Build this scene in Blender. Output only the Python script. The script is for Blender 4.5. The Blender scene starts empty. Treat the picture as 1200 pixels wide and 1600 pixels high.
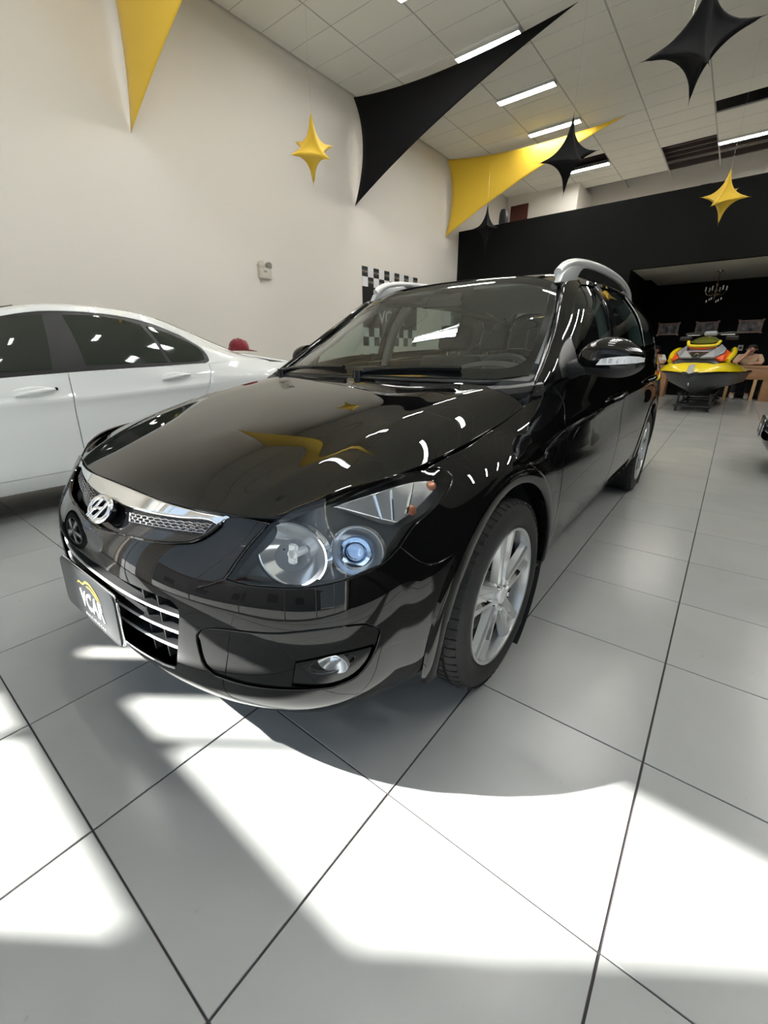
import bpy, bmesh, math, random
import numpy as np
from mathutils import Vector, Matrix, geometry as mgeo
random.seed(7); rng = np.random.default_rng(7)
PI = math.pi
SC = bpy.context.scene
COL = SC.collection

# ---------------------------------------------------------------- camera
cam_d = bpy.data.cameras.new('camera'); cam = bpy.data.objects.new('camera', cam_d); COL.objects.link(cam)
cam_d.sensor_fit = 'VERTICAL'; cam_d.sensor_height = 24.0; cam_d.sensor_width = 18.0
cam_d.lens = 659.714 / 1600 * 24.0
cam_d.clip_start = 0.02; cam_d.clip_end = 300
_y, _p, _r = 0.665508824, -0.358766767, -0.00655291442
_f = Vector((-math.sin(_y) * math.cos(_p), math.cos(_y) * math.cos(_p), math.sin(_p)))
_R = Vector((math.cos(_y), math.sin(_y), 0)); _U = _R.cross(_f)
_R2 = _R * math.cos(_r) + _U * math.sin(_r); _U2 = -_R * math.sin(_r) + _U * math.cos(_r)
cam.matrix_world = Matrix(((_R2.x, _U2.x, -_f.x, 0.46472), (_R2.y, _U2.y, -_f.y, -0.60088), (_R2.z, _U2.z, -_f.z, 1.05584), (0, 0, 0, 1)))
SC.camera = cam

# ---------------------------------------------------------------- world, sun, exposure
SC.view_settings.view_transform = 'Standard'; SC.view_settings.look = 'None'
SC.view_settings.gamma = 1.0; SC.view_settings.use_curve_mapping = False
SC.view_settings.exposure = EXPOSURE = 0.28
W = bpy.data.worlds.new('sky'); SC.world = W; W.use_nodes = True
wn = W.node_tree.nodes; wl = W.node_tree.links; wn.clear()
_out = wn.new('ShaderNodeOutputWorld'); _bg = wn.new('ShaderNodeBackground')
_tc = wn.new('ShaderNodeTexCoord'); _sep = wn.new('ShaderNodeSeparateXYZ'); _rmp = wn.new('ShaderNodeValToRGB')
wl.new(_tc.outputs['Generated'], _sep.inputs[0]); wl.new(_sep.outputs['Z'], _rmp.inputs[0])
_rmp.color_ramp.elements[0].position = 0.0; _rmp.color_ramp.elements[0].color = (0.78, 0.90, 1.0, 1)
_rmp.color_ramp.elements[1].position = 0.7; _rmp.color_ramp.elements[1].color = (0.62, 0.78, 1.0, 1)
wl.new(_rmp.outputs[0], _bg.inputs[0]); _bg.inputs[1].default_value = 1.0
wl.new(_bg.outputs[0], _out.inputs[0])
SUN_EL = math.radians(40.0)
sun_d = bpy.data.lights.new('sun', 'SUN'); sun = bpy.data.objects.new('sun', sun_d); COL.objects.link(sun)
sun_d.energy = 30.0; sun_d.angle = math.radians(0.53); sun_d.color = (1.0, 0.965, 0.90)
_sd = Vector((0.811 * math.cos(SUN_EL), 0.585 * math.cos(SUN_EL), -math.sin(SUN_EL)))
sun.rotation_euler = _sd.to_track_quat('-Z', 'Y').to_euler(); sun.location = (-12, -12, 12)

# ---------------------------------------------------------------- materials
def mat(name, col, rough=0.5, metal=0.0, spec=0.5, coat=0.0, emit=None, es=0.0, trans=0.0, ior=1.5, alpha=1.0, bump=None, vary=None, sheen=0.0):
    m = bpy.data.materials.new(name); m.use_nodes = True
    n = m.node_tree.nodes; l = m.node_tree.links; b = n['Principled BSDF']
    b.inputs['Base Color'].default_value = (*col, 1); b.inputs['Roughness'].default_value = rough
    b.inputs['Metallic'].default_value = metal; b.inputs['Specular IOR Level'].default_value = spec
    b.inputs['IOR'].default_value = ior
    if coat: b.inputs['Coat Weight'].default_value = coat; b.inputs['Coat Roughness'].default_value = 0.02
    if emit: b.inputs['Emission Color'].default_value = (*emit, 1); b.inputs['Emission Strength'].default_value = es
    if trans: b.inputs['Transmission Weight'].default_value = trans
    if sheen: b.inputs['Sheen Weight'].default_value = sheen
    b.inputs['Alpha'].default_value = alpha
    if vary:  # (scale, amount): gentle tonal unevenness of the material itself
        tc = n.new('ShaderNodeTexCoord'); nz = n.new('ShaderNodeTexNoise'); nz.inputs['Scale'].default_value = vary[0]; nz.inputs['Detail'].default_value = 4
        mx = n.new('ShaderNodeMix'); mx.data_type = 'RGBA'; k = vary[1]
        mx.inputs[6].default_value = (*[c * (1 - k) for c in col], 1); mx.inputs[7].default_value = (*[min(1, c * (1 + k)) for c in col], 1)
        l.new(tc.outputs['Object'], nz.inputs[0]); l.new(nz.outputs[0], mx.inputs[0]); l.new(mx.outputs[2], b.inputs['Base Color'])
    if bump:  # (scale, strength)
        tc = n.new('ShaderNodeTexCoord'); nz = n.new('ShaderNodeTexNoise'); nz.inputs['Scale'].default_value = bump[0]; nz.inputs['Detail'].default_value = 3
        bp = n.new('ShaderNodeBump'); bp.inputs['Strength'].default_value = bump[1]; bp.inputs['Distance'].default_value = 0.002
        l.new(tc.outputs['Object'], nz.inputs[0]); l.new(nz.outputs[0], bp.inputs['Height']); l.new(bp.outputs[0], b.inputs['Normal'])
    return m

def glass_mat(name, tint, ior=1.5, refl=1.0):
    """thin automotive / window glass: one sheet, clear or tinted body colour plus the Fresnel reflection of its face"""
    m = bpy.data.materials.new(name); m.use_nodes = True
    n = m.node_tree.nodes; l = m.node_tree.links; n.clear()
    o = n.new('ShaderNodeOutputMaterial'); t = n.new('ShaderNodeBsdfTransparent'); g = n.new('ShaderNodeBsdfGlossy')
    g.inputs['Roughness'].default_value = 0.0; t.inputs[0].default_value = (*tint, 1); g.inputs[0].default_value = (refl, refl, refl, 1)
    fr = n.new('ShaderNodeFresnel'); geo = n.new('ShaderNodeNewGeometry'); mr = n.new('ShaderNodeMapRange')
    mr.inputs[3].default_value = ior; mr.inputs[4].default_value = 1 / ior; l.new(geo.outputs['Backfacing'], mr.inputs[0]); l.new(mr.outputs[0], fr.inputs[0])  # the same reflectance from either side of the sheet
    mx = n.new('ShaderNodeMixShader')
    l.new(fr.outputs[0], mx.inputs[0]); l.new(t.outputs[0], mx.inputs[1]); l.new(g.outputs[0], mx.inputs[2]); l.new(mx.outputs[0], o.inputs[0])
    return m

M = {}
M['wall'] = mat('wall_paint', (0.855, 0.815, 0.75), 0.7, spec=0.25, bump=(60, 0.05))
M['ceil'] = mat('ceiling_board', (0.78, 0.77, 0.70), 0.75, spec=0.2, bump=(300, 0.06))
M['tee'] = mat('ceiling_tee', (0.42, 0.42, 0.39), 0.5)
M['dark_void'] = mat('roof_void', (0.035, 0.03, 0.028), 0.8)
M['purlin'] = mat('roof_purlin', (0.10, 0.075, 0.07), 0.6)
M['tube'] = mat('fluorescent_tube', (1, 1, 1), 0.4, emit=(1.0, 0.98, 0.93), es=115.0)
M['louver'] = mat('lamp_reflector', (0.75, 0.78, 0.78), 0.25, metal=0.8)
M['blackwall'] = mat('black_wall_paint', (0.0026, 0.0030, 0.0028), 0.65, spec=0.12, bump=(40, 0.05))
M['grout'] = mat('grout', (0.055, 0.048, 0.05), 0.9, spec=0.1)
M['alu'] = mat('aluminium_frame', (0.55, 0.56, 0.57), 0.35, metal=0.9)
M['paint'] = mat('black_car_paint', (0.0035, 0.0034, 0.0034), 0.25, spec=0.0, coat=1.0)
M['paint'].node_tree.nodes['Principled BSDF'].inputs['Coat IOR'].default_value = 1.43
M['paint'].node_tree.nodes['Principled BSDF'].inputs['Coat Roughness'].default_value = 0.008
M['blackplastic'] = mat('black_plastic', (0.018, 0.018, 0.019), 0.42, bump=(700, 0.08))
M['gloss_black'] = mat('gloss_black_trim', (0.006, 0.006, 0.007), 0.08)
M['inner'] = mat('inner_dark', (0.006, 0.006, 0.006), 0.8, spec=0.1)
M['chrome'] = mat('chrome', (0.86, 0.87, 0.89), 0.04, metal=1.0)
M['satin_silver'] = mat('satin_silver', (0.74, 0.75, 0.75), 0.32, metal=0.25, coat=0.3)
M['alloy'] = mat('alloy_silver', (0.52, 0.53, 0.53), 0.32, metal=0.6, coat=0.5)
M['polished'] = mat('polished_alloy', (0.80, 0.81, 0.83), 0.09, metal=1.0)
M['rubber'] = mat('tyre_rubber', (0.021, 0.021, 0.021), 0.62, spec=0.35, bump=(200, 0.1))
M['disc'] = mat('brake_disc', (0.25, 0.24, 0.23), 0.35, metal=0.9)
M['glass'] = glass_mat('windscreen_glass', (0.88, 0.92, 0.88), 1.75)
M['tint'] = glass_mat('tinted_side_glass', (0.42, 0.52, 0.50), 1.5)
M['darktint'] = glass_mat('dark_film_glass', (0.10, 0.12, 0.105), 1.5)
M['lens'] = glass_mat('lamp_lens', (0.93, 0.95, 0.96), 1.42)
M['frit'] = mat('glass_frit', (0.004, 0.004, 0.004), 0.04)
M['white_paint'] = mat('white_car_paint', (0.90, 0.92, 0.91), 0.3, coat=1.0)
M['seatleather'] = mat('seat_leather', (0.022, 0.023, 0.026), 0.45, bump=(250, 0.1))
M['dash'] = mat('dashboard_plastic', (0.030, 0.031, 0.033), 0.5, bump=(300, 0.1))
M['trimgrey'] = mat('pillar_trim', (0.40, 0.42, 0.42), 0.6)
M['lamp_dark'] = mat('lamp_bezel', (0.21, 0.21, 0.212), 0.28, coat=0.3)
M['reflector'] = mat('lamp_reflector_bowl', (0.92, 0.92, 0.93), 0.14, metal=0.75)
M['blue_lens'] = mat('projector_lens', (0.75, 0.85, 1.0), 0.02, trans=1.0, ior=1.5)
M['amber'] = mat('amber_bulb', (0.42, 0.17, 0.10), 0.2, metal=0.4)
M['white'] = mat('white_print', (0.85, 0.85, 0.85), 0.5)
M['gold'] = mat('gold_print', (0.80, 0.55, 0.09), 0.4)
M['plate'] = mat('plate_black', (0.035, 0.038, 0.042), 0.35)
M['yellow_lycra'] = mat('yellow_lycra', (0.80, 0.52, 0.03), 0.6, bump=(500, 0.05), sheen=0.2)
M['black_lycra'] = mat('black_lycra', (0.005, 0.005, 0.006), 0.7, bump=(500, 0.05), spec=0.15)
M['red'] = mat('red_cloth', (0.19, 0.004, 0.015), 0.75, bump=(200, 0.2), sheen=0.2)
# ---------------------------------------------------------------- helpers
def new_obj(name, me, m=None, parent=None, kind=None, label=None, cat=None, group=None):
    o = bpy.data.objects.new(name, me); COL.objects.link(o)
    if m is not None and me is not None and not me.materials: me.materials.append(m)
    if parent is not None: o.parent = parent
    if kind: o['kind'] = kind
    if label: o['label'] = label
    if cat: o['category'] = cat
    if group: o['group'] = group
    return o
def empty(name, loc, label=None, cat=None, group=None, rz=0.0, kind=None):
    o = bpy.data.objects.new(name, None); COL.objects.link(o); o.location = loc; o.rotation_euler = (0, 0, rz)
    o.empty_display_size = 0.1
    for k, v in (('label', label), ('category', cat), ('group', group), ('kind', kind)):
        if v: o[k] = v
    return o
def children(o): return [c for c in COL.objects if c.parent == o]
def copy_tree(o, kids, parent=None):
    c = o.copy(); COL.objects.link(c)
    if parent is not None: c.parent = parent
    for ch in kids.get(o.name, []): copy_tree(ch, kids, c)
    return c
def kid_map():
    k = {}
    for o in COL.objects:
        if o.parent is not None: k.setdefault(o.parent.name, []).append(o)
    return k
def me_from(name, v, f, smooth=True):
    me = bpy.data.meshes.new(name); me.from_pydata([tuple(map(float, a)) for a in v], [], [tuple(map(int, a)) for a in f])
    if smooth: me.polygons.foreach_set('use_smooth', [True] * len(me.polygons))
    me.update(); return me
def bm_me(bm, name, smooth=False, recalc=True):
    if recalc: bmesh.ops.recalc_face_normals(bm, faces=bm.faces)
    me = bpy.data.meshes.new(name); bm.to_mesh(me); bm.free()
    if smooth: me.polygons.foreach_set('use_smooth', [True] * len(me.polygons))
    return me
def sharp(me, deg=35):
    me.polygons.foreach_set('use_smooth', [True] * len(me.polygons)); me.set_sharp_from_angle(angle=math.radians(deg)); return me
def box(bm, x0, x1, y0, y1, z0, z1, mtx=None):
    vs = [bm.verts.new((x, y, z)) for x in (x0, x1) for y in (y0, y1) for z in (z0, z1)]
    if mtx is not None:
        for v in vs: v.co = mtx @ v.co
    for q in ((0, 1, 3, 2), (4, 6, 7, 5), (0, 4, 5, 1), (2, 3, 7, 6), (0, 2, 6, 4), (1, 5, 7, 3)): bm.faces.new([vs[i] for i in q])
    return vs
def box_me(name, x0, x1, y0, y1, z0, z1, bev=0.0, seg=2):
    bm = bmesh.new(); box(bm, x0, x1, y0, y1, z0, z1)
    if bev: bmesh.ops.bevel(bm, geom=list(bm.edges), offset=bev, segments=seg, affect='EDGES', profile=0.5)
    me = bm_me(bm, name)
    return sharp(me, 40) if bev else me
def tube(bm, pts, rad, seg=8, caps=True):
    """swept tube along pts; rad is a number or a list"""
    pts = [Vector(q) for q in pts]; n = len(pts); rad = rad if hasattr(rad, '__len__') else [rad] * n
    rings = []; up = None
    for i, q in enumerate(pts):
        d = (pts[min(i + 1, n - 1)] - pts[max(i - 1, 0)]).normalized()
        if up is None: up = d.orthogonal().normalized()
        else: up = (up - d * up.dot(d)).normalized()
        s = d.cross(up)
        rings.append([bm.verts.new(q + (up * math.cos(a) + s * math.sin(a)) * rad[i]) for a in [2 * PI * k / seg for k in range(seg)]])
    for a, b in zip(rings[:-1], rings[1:]):
        for k in range(seg): bm.faces.new((a[k], a[(k + 1) % seg], b[(k + 1) % seg], b[k]))
    if caps: bm.faces.new(rings[0][::-1]); bm.faces.new(rings[-1])
def tube_me(name, pts, rad, seg=10):
    bm = bmesh.new(); tube(bm, pts, rad, seg); return sharp(bm_me(bm, name), 50)
def lathe(bm, prof, seg=48, axis='x', closed=False, a0=0.0, a1=2 * PI):
    """prof: list of (r, h); rotated about axis through the origin"""
    full = abs(a1 - a0 - 2 * PI) < 1e-6; ns = seg if full else seg + 1; rings = []
    for k in range(ns):
        a = a0 + (a1 - a0) * k / seg; c, s = math.cos(a), math.sin(a); ring = []
        for r, h in prof:
            ring.append(bm.verts.new({'x': (h, r * c, r * s), 'y': (r * c, h, r * s), 'z': (r * c, r * s, h)}[axis]))
        rings.append(ring)
    m = len(prof)
    for k in range(seg):
        A, B = rings[k], rings[(k + 1) % ns]
        for j in range(m if closed else m - 1):
            q = (A[j], A[(j + 1) % m], B[(j + 1) % m], B[j])
            try: bm.faces.new(q)
            except ValueError: pass
    return rings
def lathe_me(name, prof, seg=48, axis='x', closed=False, deg=35):
    bm = bmesh.new(); lathe(bm, prof, seg, axis, closed); bmesh.ops.remove_doubles(bm, verts=bm.verts, dist=1e-6); return sharp(bm_me(bm, name), deg)
def prism_me(name, poly, z0, z1, mtx=None, bev=0.0, deg=35):
    """closed 2-D polygon extruded from z0 to z1"""
    bm = bmesh.new(); a = [bm.verts.new((x, y, z0)) for x, y in poly]; b = [bm.verts.new((x, y, z1)) for x, y in poly]; n = len(poly)
    bm.faces.new(a[::-1]); bm.faces.new(b)
    for i in range(n): bm.faces.new((a[i], a[(i + 1) % n], b[(i + 1) % n], b[i]))
    bmesh.ops.recalc_face_normals(bm, faces=bm.faces)
    if bev: bmesh.ops.bevel(bm, geom=[e for e in bm.edges if len(e.link_faces) == 2 and e.calc_face_angle(0) > 0.6], offset=bev, segments=2, affect='EDGES', profile=0.5)
    if mtx is not None: bmesh.ops.transform(bm, matrix=mtx, verts=bm.verts)
    return sharp(bm_me(bm, name), deg)
def text_me(name, s, size, depth=0.0, spacing=1.0, bold=0.0, shear=0.0):
    c = bpy.data.curves.new(name, 'FONT'); c.body = s; c.size = size; c.extrude = depth; c.align_x = 'CENTER'; c.align_y = 'CENTER'; c.space_character = spacing; c.offset = bold; c.shear = shear
    c.resolution_u = 3
    o = bpy.data.objects.new('tmp_text', c); COL.objects.link(o); dg = bpy.context.evaluated_depsgraph_get()
    me = bpy.data.meshes.new_from_object(o.evaluated_get(dg)); bpy.data.objects.remove(o); bpy.data.curves.remove(c); me.name = name
    me.materials.clear(); return me
def catmull(P, step=0.02, closed=False):
    """points on a centripetal Catmull-Rom curve through P (n,d), about step apart"""
    P = np.asarray(P, float); n = len(P)
    if n < 3 and not closed:
        k = max(2, int(np.linalg.norm(P[1] - P[0]) / step) + 1); s = np.linspace(0, 1, k)[:, None]; return P[0] * (1 - s) + P[1] * s
    if closed: Q = np.vstack([P[-1], P, P[0], P[1]])
    else: Q = np.vstack([2 * P[0] - P[1], P, 2 * P[-1] - P[-2]])
    out = []
    for i in range(1, len(Q) - 2):
        p0, p1, p2, p3 = Q[i - 1:i + 3]
        t = [0.0]
        for a, b in ((p0, p1), (p1, p2), (p2, p3)): t.append(t[-1] + max(1e-6, np.linalg.norm(b - a)) ** 0.5)
        k = max(1, int(math.ceil(np.linalg.norm(p2 - p1) / step))); s = (t[1] + (t[2] - t[1]) * np.arange(k) / k)[:, None]
        A1 = (t[1] - s) / (t[1] - t[0]) * p0 + (s - t[0]) / (t[1] - t[0]) * p1
        A2 = (t[2] - s) / (t[2] - t[1]) * p1 + (s - t[1]) / (t[2] - t[1]) * p2
        A3 = (t[3] - s) / (t[3] - t[2]) * p2 + (s - t[2]) / (t[3] - t[2]) * p3
        B1 = (t[2] - s) / (t[2] - t[0]) * A1 + (s - t[0]) / (t[2] - t[0]) * A2
        B2 = (t[3] - s) / (t[3] - t[1]) * A2 + (s - t[1]) / (t[3] - t[1]) * A3
        out.append((t[2] - s) / (t[2] - t[1]) * B1 + (s - t[1]) / (t[2] - t[1]) * B2)
    if not closed: out.append(P[-1:])
    return np.vstack(out)

# ---------------------------------------------------------------- smooth patches and trimmed panels
def spline_basis(knots):
    k = np.asarray(knots, float); n = len(k); h = np.diff(k); A = np.zeros((n, n)); B = np.zeros((n, n)); A[0, 0] = A[-1, -1] = 1
    for i in range(1, n - 1):
        A[i, i - 1] = h[i - 1]; A[i, i] = 2 * (h[i - 1] + h[i]); A[i, i + 1] = h[i]
        B[i, i - 1] = 6 / h[i - 1]; B[i, i + 1] = 6 / h[i]; B[i, i] = -6 / h[i - 1] - 6 / h[i]
    S = np.linalg.solve(A, B)
    def w(x, d=0):
        x = np.clip(np.asarray(x, float), k[0], k[-1]); i = np.clip(np.searchsorted(k, x, 'right') - 1, 0, n - 2); hi = h[i]; a = (k[i + 1] - x) / hi; b = (x - k[i]) / hi
        R = np.zeros((len(x), n)); r = np.arange(len(x))
        if d == 0:
            R[r, i] += a; R[r, i + 1] += b
            R += ((a ** 3 - a) * hi ** 2 / 6)[:, None] * S[i] + ((b ** 3 - b) * hi ** 2 / 6)[:, None] * S[i + 1]
        else:
            R[r, i] -= 1 / hi; R[r, i + 1] += 1 / hi
            R += (-(3 * a * a - 1) * hi / 6)[:, None] * S[i] + ((3 * b * b - 1) * hi / 6)[:, None] * S[i + 1]
        return R
    return k, w
class Surf:
    def __init__(s, grid, disp=None, flip=False):
        s.G = np.asarray(grid, float); s.disp = disp; s.flip = flip
        du = np.linalg.norm(np.diff(s.G, axis=0), axis=2).mean(1); dv = np.linalg.norm(np.diff(s.G, axis=1), axis=2).mean(0)
        s.ku, s.wu = spline_basis(np.r_[0, np.cumsum(np.maximum(du, 1e-3))]); s.kv, s.wv = spline_basis(np.r_[0, np.cumsum(np.maximum(dv, 1e-3))])
        nu, nv = 420, 90
        U, V = np.meshgrid(np.linspace(0, s.ku[-1], nu), np.linspace(0, s.kv[-1], nv), indexing='ij'); s.SU, s.SV = U.ravel(), V.ravel(); s.SP = s.pos(s.SU, s.SV)
    def pos(s, u, v):
        P = np.einsum('ni,nj,ijk->nk', s.wu(u), s.wv(v), s.G, optimize=True)
        return s.disp(P) if s.disp is not None else P
    def jac(s, u, v, e=1e-4):
        u = np.asarray(u, float); v = np.asarray(v, float)
        u0, u1 = np.clip(u - e, 0, s.ku[-1]), np.clip(u + e, 0, s.ku[-1]); v0, v1 = np.clip(v - e, 0, s.kv[-1]), np.clip(v + e, 0, s.kv[-1])
        return (s.pos(u1, v) - s.pos(u0, v)) / (u1 - u0)[:, None], (s.pos(u, v1) - s.pos(u, v0)) / (v1 - v0)[:, None]
    def nrm(s, u, v):
        a, b = s.jac(u, v); n = np.cross(a, b); n /= np.maximum(np.linalg.norm(n, axis=1), 1e-12)[:, None]
        return -n if s.flip else n
    def snap(s, P, it=6):
        P = np.asarray(P, float); u = np.empty(len(P)); v = np.empty(len(P))
        for i, q in enumerate(P):
            j = np.argmin(((s.SP - q) ** 2).sum(1)); u[i], v[i] = s.SU[j], s.SV[j]
        for _ in range(it):
            d = P - s.pos(u, v); a, b = s.jac(u, v); aa = (a * a).sum(1); bb = (b * b).sum(1); ab = (a * b).sum(1); da = (d * a).sum(1); db = (d * b).sum(1); det = np.maximum(aa * bb - ab * ab, 1e-12)
            u = np.clip(u + np.clip((bb * da - ab * db) / det, -.03, .03), 0, s.ku[-1]); v = np.clip(v + np.clip((aa * db - ab * da) / det, -.03, .03), 0, s.kv[-1])
        return np.c_[u, v]
def path(*segs, step=0.02):
    """closed loop from segments of 3-D points, each smoothed; corners where segments meet"""
    out = []
    for s in segs:
        q = catmull(np.array(s, float), step); out.append(q[:-1] if len(q) > 1 else q)
    return np.vstack(out)
def sym(*segs, step=0.02):
    """segments over the +t half, from the centre line round to the centre line; mirrored to a full loop"""
    h = []
    for i, s in enumerate(segs):
        q = catmull(np.array(s, float), step); h.append(q if i == len(segs) - 1 else q[:-1])
    h = np.vstack(h); m = h[::-1].copy(); m[:, 0] *= -1
    return np.vstack([h, m[1:-1]])
def inside(poly, Q):
    x, y = Q[:, 0], Q[:, 1]; c = np.zeros(len(Q), bool); n = len(poly); j = n - 1
    for i in range(n):
        xi, yi = poly[i]; xj, yj = poly[j]
        t = ((yi > y) != (yj > y)) & (x < (xj - xi) * (y - yi) / ((yj - yi) if yj != yi else 1e-12) + xi); c ^= t; j = i
    return c
def area2(p): return 0.5 * np.sum(p[:, 0] * np.roll(p[:, 1], -1) - np.roll(p[:, 0], -1) * p[:, 1])
def seg_dist(loop, Q):
    d = np.full(len(Q), 9.0)
    for a, b in zip(loop, np.roll(loop, -1, 0)):
        e = b - a; t = np.clip(((Q - a) @ e) / max(e @ e, 1e-12), 0, 1); d = np.minimum(d, np.linalg.norm(Q - a - t[:, None] * e, axis=1))
    return d
def trimmed(surf, loop, holes=(), off=0.0, inset=0.003, drop=0.004, flange=0.014, res=0.03):
    """verts, faces, normals of the piece of surf inside loop (3-D points), minus holes, with rolled-in edges"""
    uv = surf.snap(loop); loops = [uv] + [surf.snap(h) for h in holes]
    if area2(loops[0]) < 0: loops[0] = loops[0][::-1]
    for i in range(1, len(loops)):
        if area2(loops[i]) > 0: loops[i] = loops[i][::-1]
    V, F, N = [], [], []; rims = []; base = 0; ins = []
    for lp in loops:  # inset rings
        P = surf.pos(lp[:, 0], lp[:, 1]); n = surf.nrm(lp[:, 0], lp[:, 1]); a, b = surf.jac(lp[:, 0], lp[:, 1])
        n0 = np.cross(a, b); n0 /= np.linalg.norm(n0, axis=1)[:, None]
        e = np.roll(P, -1, 0) - np.roll(P, 1, 0); e /= np.maximum(np.linalg.norm(e, axis=1), 1e-9)[:, None]; w = np.cross(n0, e)
        d = w * inset; aa = (a * a).sum(1); bb = (b * b).sum(1); ab = (a * b).sum(1); da = (d * a).sum(1); db = (d * b).sum(1); det = np.maximum(aa * bb - ab * ab, 1e-9)
        q = np.c_[np.clip(lp[:, 0] + (bb * da - ab * db) / det, 0, surf.ku[-1]), np.clip(lp[:, 1] + (aa * db - ab * da) / det, 0, surf.kv[-1])]
        ins.append(q); rims.append((P, n, w))
    pts = []; edges = []
    for q in ins:
        s0 = len(pts); pts += [Vector(t) for t in q]; edges += [(s0 + i, s0 + (i + 1) % len(q)) for i in range(len(q))]
    lo = ins[0].min(0); hi = ins[0].max(0)
    gu = np.arange(lo[0] + res * .5, hi[0], res); gv = np.arange(lo[1] + res * .5, hi[1], res); GU, GV = np.meshgrid(gu, gv, indexing='ij'); GU[:, ::2] += res * .25
    Q = np.c_[GU.ravel(), GV.ravel()]; ok = inside(ins[0], Q)
    for q in ins[1:]: ok &= ~inside(q, Q)
    Q = Q[ok]
    for q in ins:
        if len(Q): Q = Q[seg_dist(q, Q) > res * .4]
    r = mgeo.delaunay_2d_cdt(pts + [Vector(t) for t in Q], edges, [], 0, 1e-7)
    cv = np.array([tuple(t) for t in r[0]]); cf = np.array([tuple(f) for f in r[2] if len(f) == 3]); ctr = cv[cf].mean(1); ok = inside(ins[0], ctr)
    for q in ins[1:]: ok &= ~inside(q, ctr)
    cf = cf[ok]; n = surf.nrm(cv[:, 0], cv[:, 1]); P = surf.pos(cv[:, 0], cv[:, 1]) + n * off
    if surf.flip: cf = cf[:, ::-1]
    V = [P]; N = [n]; F = [tuple(t) for t in cf]; base = len(P)
    for q, (Pb, nb, w) in zip(ins, rims):
        m = len(q); Pi = surf.pos(q[:, 0], q[:, 1]) + surf.nrm(q[:, 0], q[:, 1]) * off; ni = surf.nrm(q[:, 0], q[:, 1])
        R = [Pi, Pb + nb * (off - drop), Pb + w * 0.0005 + nb * (off - drop - flange)]; NN = [ni, nb - w * 1.2, -w]
        for k in range(3): V.append(R[k]); x = NN[k]; N.append(x / np.maximum(np.linalg.norm(x, axis=1), 1e-9)[:, None])
        for k in range(2):
            for i in range(m):
                j = (i + 1) % m; f = (base + k * m + j, base + k * m + i, base + (k + 1) * m + i, base + (k + 1) * m + j)
                F.append(f if not surf.flip else f[::-1])
        base += 3 * m
    return np.vstack(V), F, np.vstack(N)
def panel_me(name, V, F, N, mirror=False):
    V = V.copy(); N = N.copy()
    if mirror: V[:, 0] *= -1; N[:, 0] *= -1; F = [f[::-1] for f in F]
    me = bpy.data.meshes.new(name); me.from_pydata(V.tolist(), [], F); me.polygons.foreach_set('use_smooth', [True] * len(me.polygons))
    me.validate(); me.update()
    if len(me.vertices) == len(N): me.normals_split_custom_set_from_vertices([tuple(t) for t in N])
    return me
def panel(name, surf, loop, m, parent, both=False, **kw):
    """one body panel, or the pair left + right"""
    V, F, N = trimmed(surf, loop, **kw); out = [new_obj(name, panel_me(name, V, F, N), m, parent)]
    if both: out.append(new_obj(name, panel_me(name, V, F, N, True), m, parent))
    return out
# ---------------------------------------------------------------- room
XL, XR, YF, YM, YB, ZC = -6.8, 5.6, -3.4, 12.35, 17.1, 5.98
floor = new_obj('floor', box_me('floor', XL - .2, XR + .2, YF - .25, YB + .2, -.14, -.0035), M['grout'], kind='structure')
tile_mats = []
for i, c in enumerate(((.395, .398, .388), (.387, .391, .381), (.402, .403, .391))):
    m = mat('floor_tile_%d' % i, c, 0.22, spec=0.42)
    n = m.node_tree.nodes; l = m.node_tree.links; b = n['Principled BSDF']
    tc = n.new('ShaderNodeNewGeometry'); nz = n.new('ShaderNodeTexNoise'); nz.inputs['Scale'].default_value = 2.2; nz.inputs['Detail'].default_value = 5; nz.inputs['Distortion'].default_value = 1.2
    rp = n.new('ShaderNodeValToRGB'); rp.color_ramp.elements[0].position = .30; rp.color_ramp.elements[0].color = (*[x * .95 for x in c], 1); rp.color_ramp.elements[1].position = .62; rp.color_ramp.elements[1].color = (*c, 1)
    sm = n.new('ShaderNodeTexNoise'); sm.inputs['Scale'].default_value = 34; sm.inputs['Detail'].default_value = 2; sr = n.new('ShaderNodeValToRGB'); sr.color_ramp.elements[0].position = .72; sr.color_ramp.elements[0].color = (1, 1, 1, 1); sr.color_ramp.elements[1].position = .80; sr.color_ramp.elements[1].color = (.72, .70, .68, 1)
    mu = n.new('ShaderNodeMix'); mu.data_type = 'RGBA'; mu.blend_type = 'MULTIPLY'; mu.inputs[0].default_value = .5
    l.new(tc.outputs['Position'], nz.inputs[0]); l.new(tc.outputs['Position'], sm.inputs[0]); l.new(nz.outputs[0], rp.inputs[0]); l.new(sm.outputs[0], sr.inputs[0]); l.new(rp.outputs[0], mu.inputs[6]); l.new(sr.outputs[0], mu.inputs[7]); l.new(mu.outputs[2], b.inputs['Base Color'])
    rr = n.new('ShaderNodeMapRange'); rr.inputs[3].default_value = .20; rr.inputs[4].default_value = .27; l.new(nz.outputs[0], rr.inputs[0]); l.new(rr.outputs[0], b.inputs['Roughness'])
    tile_mats.append(m)
tile_me = []
for m in tile_mats:
    me = box_me('floor_tile', .0024, .4976, .0018, .4982, -.012, 0, bev=.0012, seg=1); me.materials.append(m); tile_me.append(me)
cells = []
_ci = cam.matrix_world.inverted()
for c in range(-14, 12):
    for r in range(-6, 35):
        x0 = c * .5; y0 = r * .5
        if x0 < XL - .3 or x0 > XR - .2 or y0 < YF - .1: continue
        q = _ci @ Vector((x0 + .25, y0 + .25, 0)); dep = -q.z; vis = dep > .05 and abs(q.x / dep) < 1.15 and abs(q.y / dep) < 1.5
        cells.append((-(1 / dep ** 2) if vis else 0, c, r))
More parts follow.
